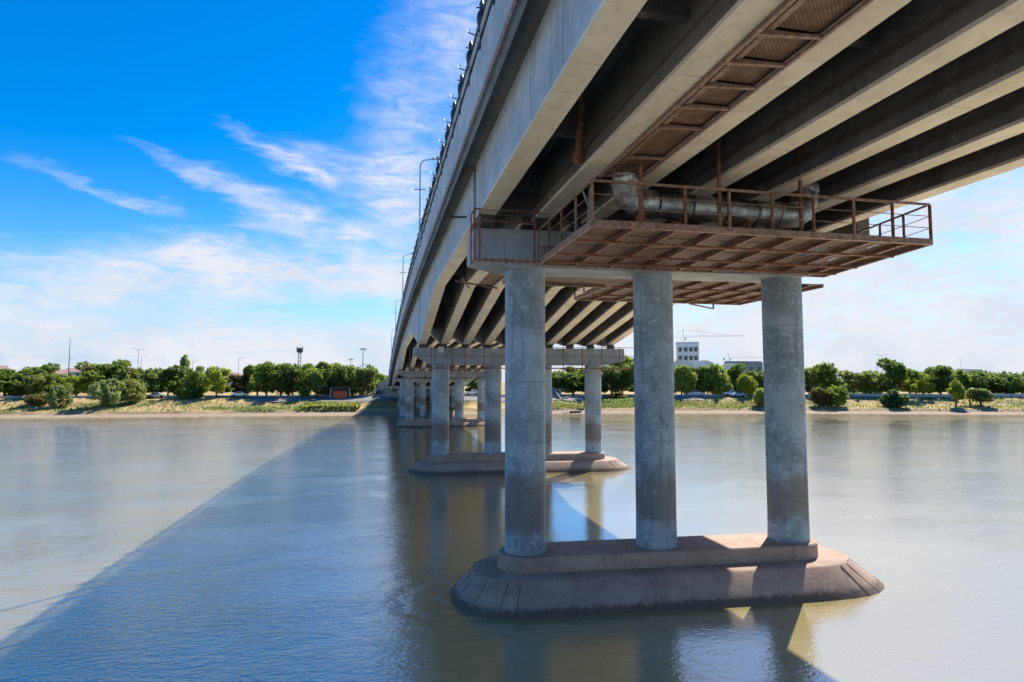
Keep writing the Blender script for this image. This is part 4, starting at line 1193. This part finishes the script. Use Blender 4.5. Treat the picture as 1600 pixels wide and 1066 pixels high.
for xc in (-3.3, .4): MB().box(xc - .2, xc + .2, -.3, -.006, 0, Ht - .5).build('pilaster', M['building'], bl)


def crane(px, zc, top, base, jib0, jib1, py_j, label):
    x, y = spot(px, zc); rz = -math.atan2(x, y); zt = zof(top, zc); zj = zof(py_j, zc)
    root = thing('tower_crane', label, 'crane', (x, y, 4.6), rz)
    s = .9; mb = MB(); hh = zj - 4.6
    for a_ in (-s, s):
        for b_ in (-s, s): mb.bar((a_, b_, 0), (a_, b_, hh), .28)
    z = 0; sgn = 1
    while z < hh - 2: mb.bar((-s * sgn, -s, z), (s * sgn, -s, z + 2), .16); mb.bar((-s * sgn, s, z), (s * sgn, s, z + 2), .16); z += 2; sgn = -sgn
    mb.build('mast', M['white_paint'], root)
    l0, l1 = (jib0 - px) / 950. * zc, (jib1 - px) / 950. * zc
    jb_ = MB().bar((l0 * .9, -.5, hh), (l1, -.5, hh), .22).bar((l0 * .9, .5, hh), (l1, .5, hh), .22).bar((0, 0, hh + 1.3), (l1, 0, hh + .6), .2)
    xx = 0
    while xx < l1 - 3: jb_.bar((xx, -.5, hh), (xx + 1.5, 0, hh + 1.2), .1); jb_.bar((xx + 1.5, 0, hh + 1.2), (xx + 3, .5, hh), .1); xx += 3
    jb_.build('jib', M['white_paint'], root)
    MB().bar((-.6, 0, hh), (0, 0, zt - 4.6), .3).bar((.6, 0, hh), (0, 0, zt - 4.6), .3).build('tower_head', M['white_paint'], root)
    MB().bar((0, 0, zt - 4.6), (l1 * .7, 0, hh + 1.3), .1).bar((0, 0, zt - 4.6), (l0 * .85, 0, hh + .2), .1).build('stay_cable', M['dark_iron'], root)
    MB().box(l0 * .95, l0 * .7, -.7, .7, hh - 2.2, hh - .1).build('counterweight', M['wall'], root)
    MB().box(.9, 2.6, -.9, .9, hh - 2.4, hh - .15).build('cab', M['white_paint'], root)


crane(1068, 470, 515, 540, 1046, 1157, 527, 'white tower crane rising behind the pale blue building')
crane(1139, 720, 553, 575, 1130, 1195, 560, 'small distant tower crane right of the white roofs')


def hall(px0, px1, zc, top, mat, label, name='hall', curved=True, depth=18, posts=False):
    xa, ya = spot(px0, zc); xb, yb_ = spot(px1, zc); cx, cy = (xa + xb) / 2, (ya + yb_) / 2
    rz = -math.atan2(cx, cy); L = math.hypot(xb - xa, yb_ - ya); zt = zof(top, zc) - 4.5
    root = thing(name, label, 'building', (cx, cy, 4.5), rz)
    eave = zt * .72 if curved else zt * .86
    MB().box(-L / 2 + .3, L / 2 - .3, .3, depth - .3, 0, eave).build('wall', M['pale_wall'] if mat is not M['teal'] else M['teal'], root)
    if curved:
        rg = []
        for yy in (0, depth):
            rg.append([(L * (k / 12 - .5), yy, eave + .01 + (zt - eave) * math.sin(math.pi * k / 12)) for k in range(13)] + [(L / 2, yy, eave + .005), (-L / 2, yy, eave + .005)][:0])
        up = [[(x_, y_, z_ + .35) for x_, y_, z_ in r] for r in rg]
        MB().loft([rg[0] + up[0][::-1], rg[1] + up[1][::-1]]).build('roof', mat, root)
        MB().add([(p[0], 0.32, p[2] - .02) for p in rg[0]] , [tuple(range(13))]).build('gable', mat, root)
    else:
        MB().add([(-L / 2, 0, eave + .01), (L / 2, 0, eave + .01), (L / 2, depth, eave + .01), (-L / 2, depth, eave + .01), (-L / 2 + 1, 0, zt), (L / 2 - 1, 0, zt - .4), (L / 2 - 1, depth, zt), (-L / 2 + 1, depth, zt)],
                 [(0, 3, 2, 1), (4, 5, 6, 7), (0, 1, 5, 4), (1, 2, 6, 5), (2, 3, 7, 6), (3, 0, 4, 7)]).build('roof', mat, root)
    n = max(2, int(L / 5))
    for k in range(n):
        xx = -L / 2 + L * (k + .5) / n
        MB().box(xx - 1.1, xx + 1.1, .2, .294, eave * .55, eave * .88).build('window', M['glass'], root)
    return root


hall(1044, 1082, 330, 563, M['white_roof'], 'white curved roof in front of the pale blue building')
hall(1076, 1124, 345, 564, M['white_roof'], 'long white curved roof left of the grey green hall')
hall(1118, 1164, 350, 568, M['white_roof'], 'low white roof in front of the grey green hall')
hall(1132, 1190, 420, 564, M['teal'], 'grey green flat roofed hall behind the right bank trees', curved=False)
hall(1497, 1531, 520, 576, M['white_roof'], 'flat pale stadium like roof at the right behind the trees', curved=False, name='stadium')
hall(1545, 1600, 480, 585, M['teal'], 'dark long building low at the right edge behind the trees', curved=False)


def house(px, w_px, zc, top, label):
    x, y = spot(px, zc); rz = -math.atan2(x, y); L = w_px / 950 * zc; zt = zof(top, zc) - 4.4
    root = thing('house', label, 'house', (x, y, 4.4), rz, 'houses behind the left bank')
    e = max(2.5, zt - 2.2)
    MB().box(-L / 2, L / 2, 0, 9, 0, e).build('wall', M['pale_wall'], root)
    MB().add([(-L / 2 - .4, -.4, e + .01), (L / 2 + .4, -.4, e + .01), (L / 2 + .4, 9.4, e + .01), (-L / 2 - .4, 9.4, e + .01), (-L / 2 + 1, 4.5, zt), (L / 2 - 1, 4.5, zt)],
             [(0, 3, 2, 1), (0, 1, 5, 4), (1, 2, 5), (2, 3, 4, 5), (3, 0, 4)]).build('roof', M['red_roof'], root)
    for k in (-.3, 0, .3): MB().box(L * k - .6, L * k + .6, -.08, -.005, e - 2.2, e - .7).build('window', M['glass'], root)


house(2, 22, 280, 571, 'house with a reddish roof at the extreme left behind the trees')
house(96, 20, 290, 577, 'small pale house behind the small weeping willow')
house(122, 34, 330, 575, 'wide red roofed house behind the yellow green trees at left')
house(366, 26, 300, 583, 'red roofed house seen through the gap on the left bank')


def mast(px, zc, top, label, style, cat='mast'):
    x, y = spot(px, zc); rz = -math.atan2(x, y); h = zof(top, zc) - 4.4
    nm = {'lattice': 'lattice_mast', 'flood': 'floodlight_mast', 'needle': 'antenna_mast', 'double': 'street_lamp', 'single': 'street_lamp'}[style]
    root = thing(nm, label, cat, (x, y, 4.4), rz)
    if style == 'lattice':
        mb = MB(); s = .75
        for a_ in (-s, s):
            for b_ in (-s, s): mb.bar((a_, b_, 0), (a_ * .7, b_ * .7, h), .3)
        z = 0; sg = 1
        while z < h - 1.6: mb.bar((-s * sg * .9, -s * .9, z), (s * sg * .9, -s * .9, z + 1.6), .22); z += 1.6; sg = -sg
        mb.build('mast_frame', M['dark_iron'], root)
        MB().tube([(0, 0, h - 2.6), (0, 0, h - .4)], 1.1, 10).build('antenna_ring', M['dark_iron'], root)
        MB().box(-1.5, -1.0, -.3, .3, h - 2.2, h + .3).box(1.0, 1.5, -.3, .3, h - 2.2, h + .3).bar((0, 0, h), (0, 0, h + 2.5), .14).build('antenna', M['wall'], root)
    elif style == 'flood':
        MB().tube([(0, 0, 0), (0, 0, h)], [.3, .16], 8).build('pole', M['grey_metal'], root)
        MB().tube([(0, 0, h - .15), (0, 0, h + .15)], 1.0, 10).build('ring', M['grey_metal'], root)
        for a_ in range(5):
            th = a_ * 1.257; MB().box(1.05 * math.cos(th) - .3, 1.05 * math.cos(th) + .3, 1.05 * math.sin(th) - .2, 1.05 * math.sin(th) + .2, h - .55, h - .16).build('floodlight', M['grey_metal'], root)
    elif style == 'needle':
        MB().tube([(0, 0, 0), (0, 0, h * .55), (0, 0, h)], [.17, .12, .05], 8).build('pole', M['dark_iron'], root)
        MB().bar((-.1, 0, h * .62), (.9, 0, h * .62), .12).bar((-.7, 0, h * .75), (.1, 0, h * .75), .1).bar((-.5, 0, h * .93), (.5, 0, h * .93), .1).build('antenna', M['dark_iron'], root)
    else:
        MB().tube([(0, 0, 0), (0, 0, h)], [.11, .07], 8).build('pole', M['grey_metal'], root)
        sides = (-1, 1) if style == 'double' else (1,)
        for s in sides:
            MB().tube([(0, 0, h - .3), (s * .8, 0, h), (s * 1.4, 0, h + .1)], .055, 6).build('arm', M['grey_metal'], root)
            MB().box(min(s * 1.3, s * 1.95), max(s * 1.3, s * 1.95), -.14, .14, h + .10, h + .22).build('lamp_head', M['grey_metal'], root)


mast(108, 215, 527, 'tall thin antenna mast above the red roofed house at left', 'needle')
mast(216, 205, 546, 'double armed street lamp above the tallest left bank trees', 'double', 'street lamp')
mast(221, 250, 558, 'short street lamp just right of the double armed lamp on the left bank', 'single', 'street lamp')
mast(301, 230, 564, 'street lamp by the pale poplar on the left bank', 'single', 'street lamp')
mast(373, 205, 560, 'street lamp above the gap right of the bright yellow tree', 'single', 'street lamp')
mast(468, 290, 543, 'dark lattice antenna mast above the grove on the left bank', 'lattice')
mast(548, 300, 561, 'short floodlight mast left of the taller one near the bridge', 'flood')
mast(567, 240, 545, 'tall floodlight mast between the grove and the bridge', 'flood')
mast(563, 186, 570, 'thin street lamp in front of the trees right of the kiosk', 'single', 'street lamp')
mast(1378, 230, 555, 'double armed street lamp on the right bank beside the tall dark tree', 'double', 'street lamp')
mast(1370, 300, 563, 'thin antenna mast left of the double armed lamp on the right bank', 'needle')
mast(1501, 420, 561, 'lamp mast above the flat stadium roof', 'double', 'street lamp')
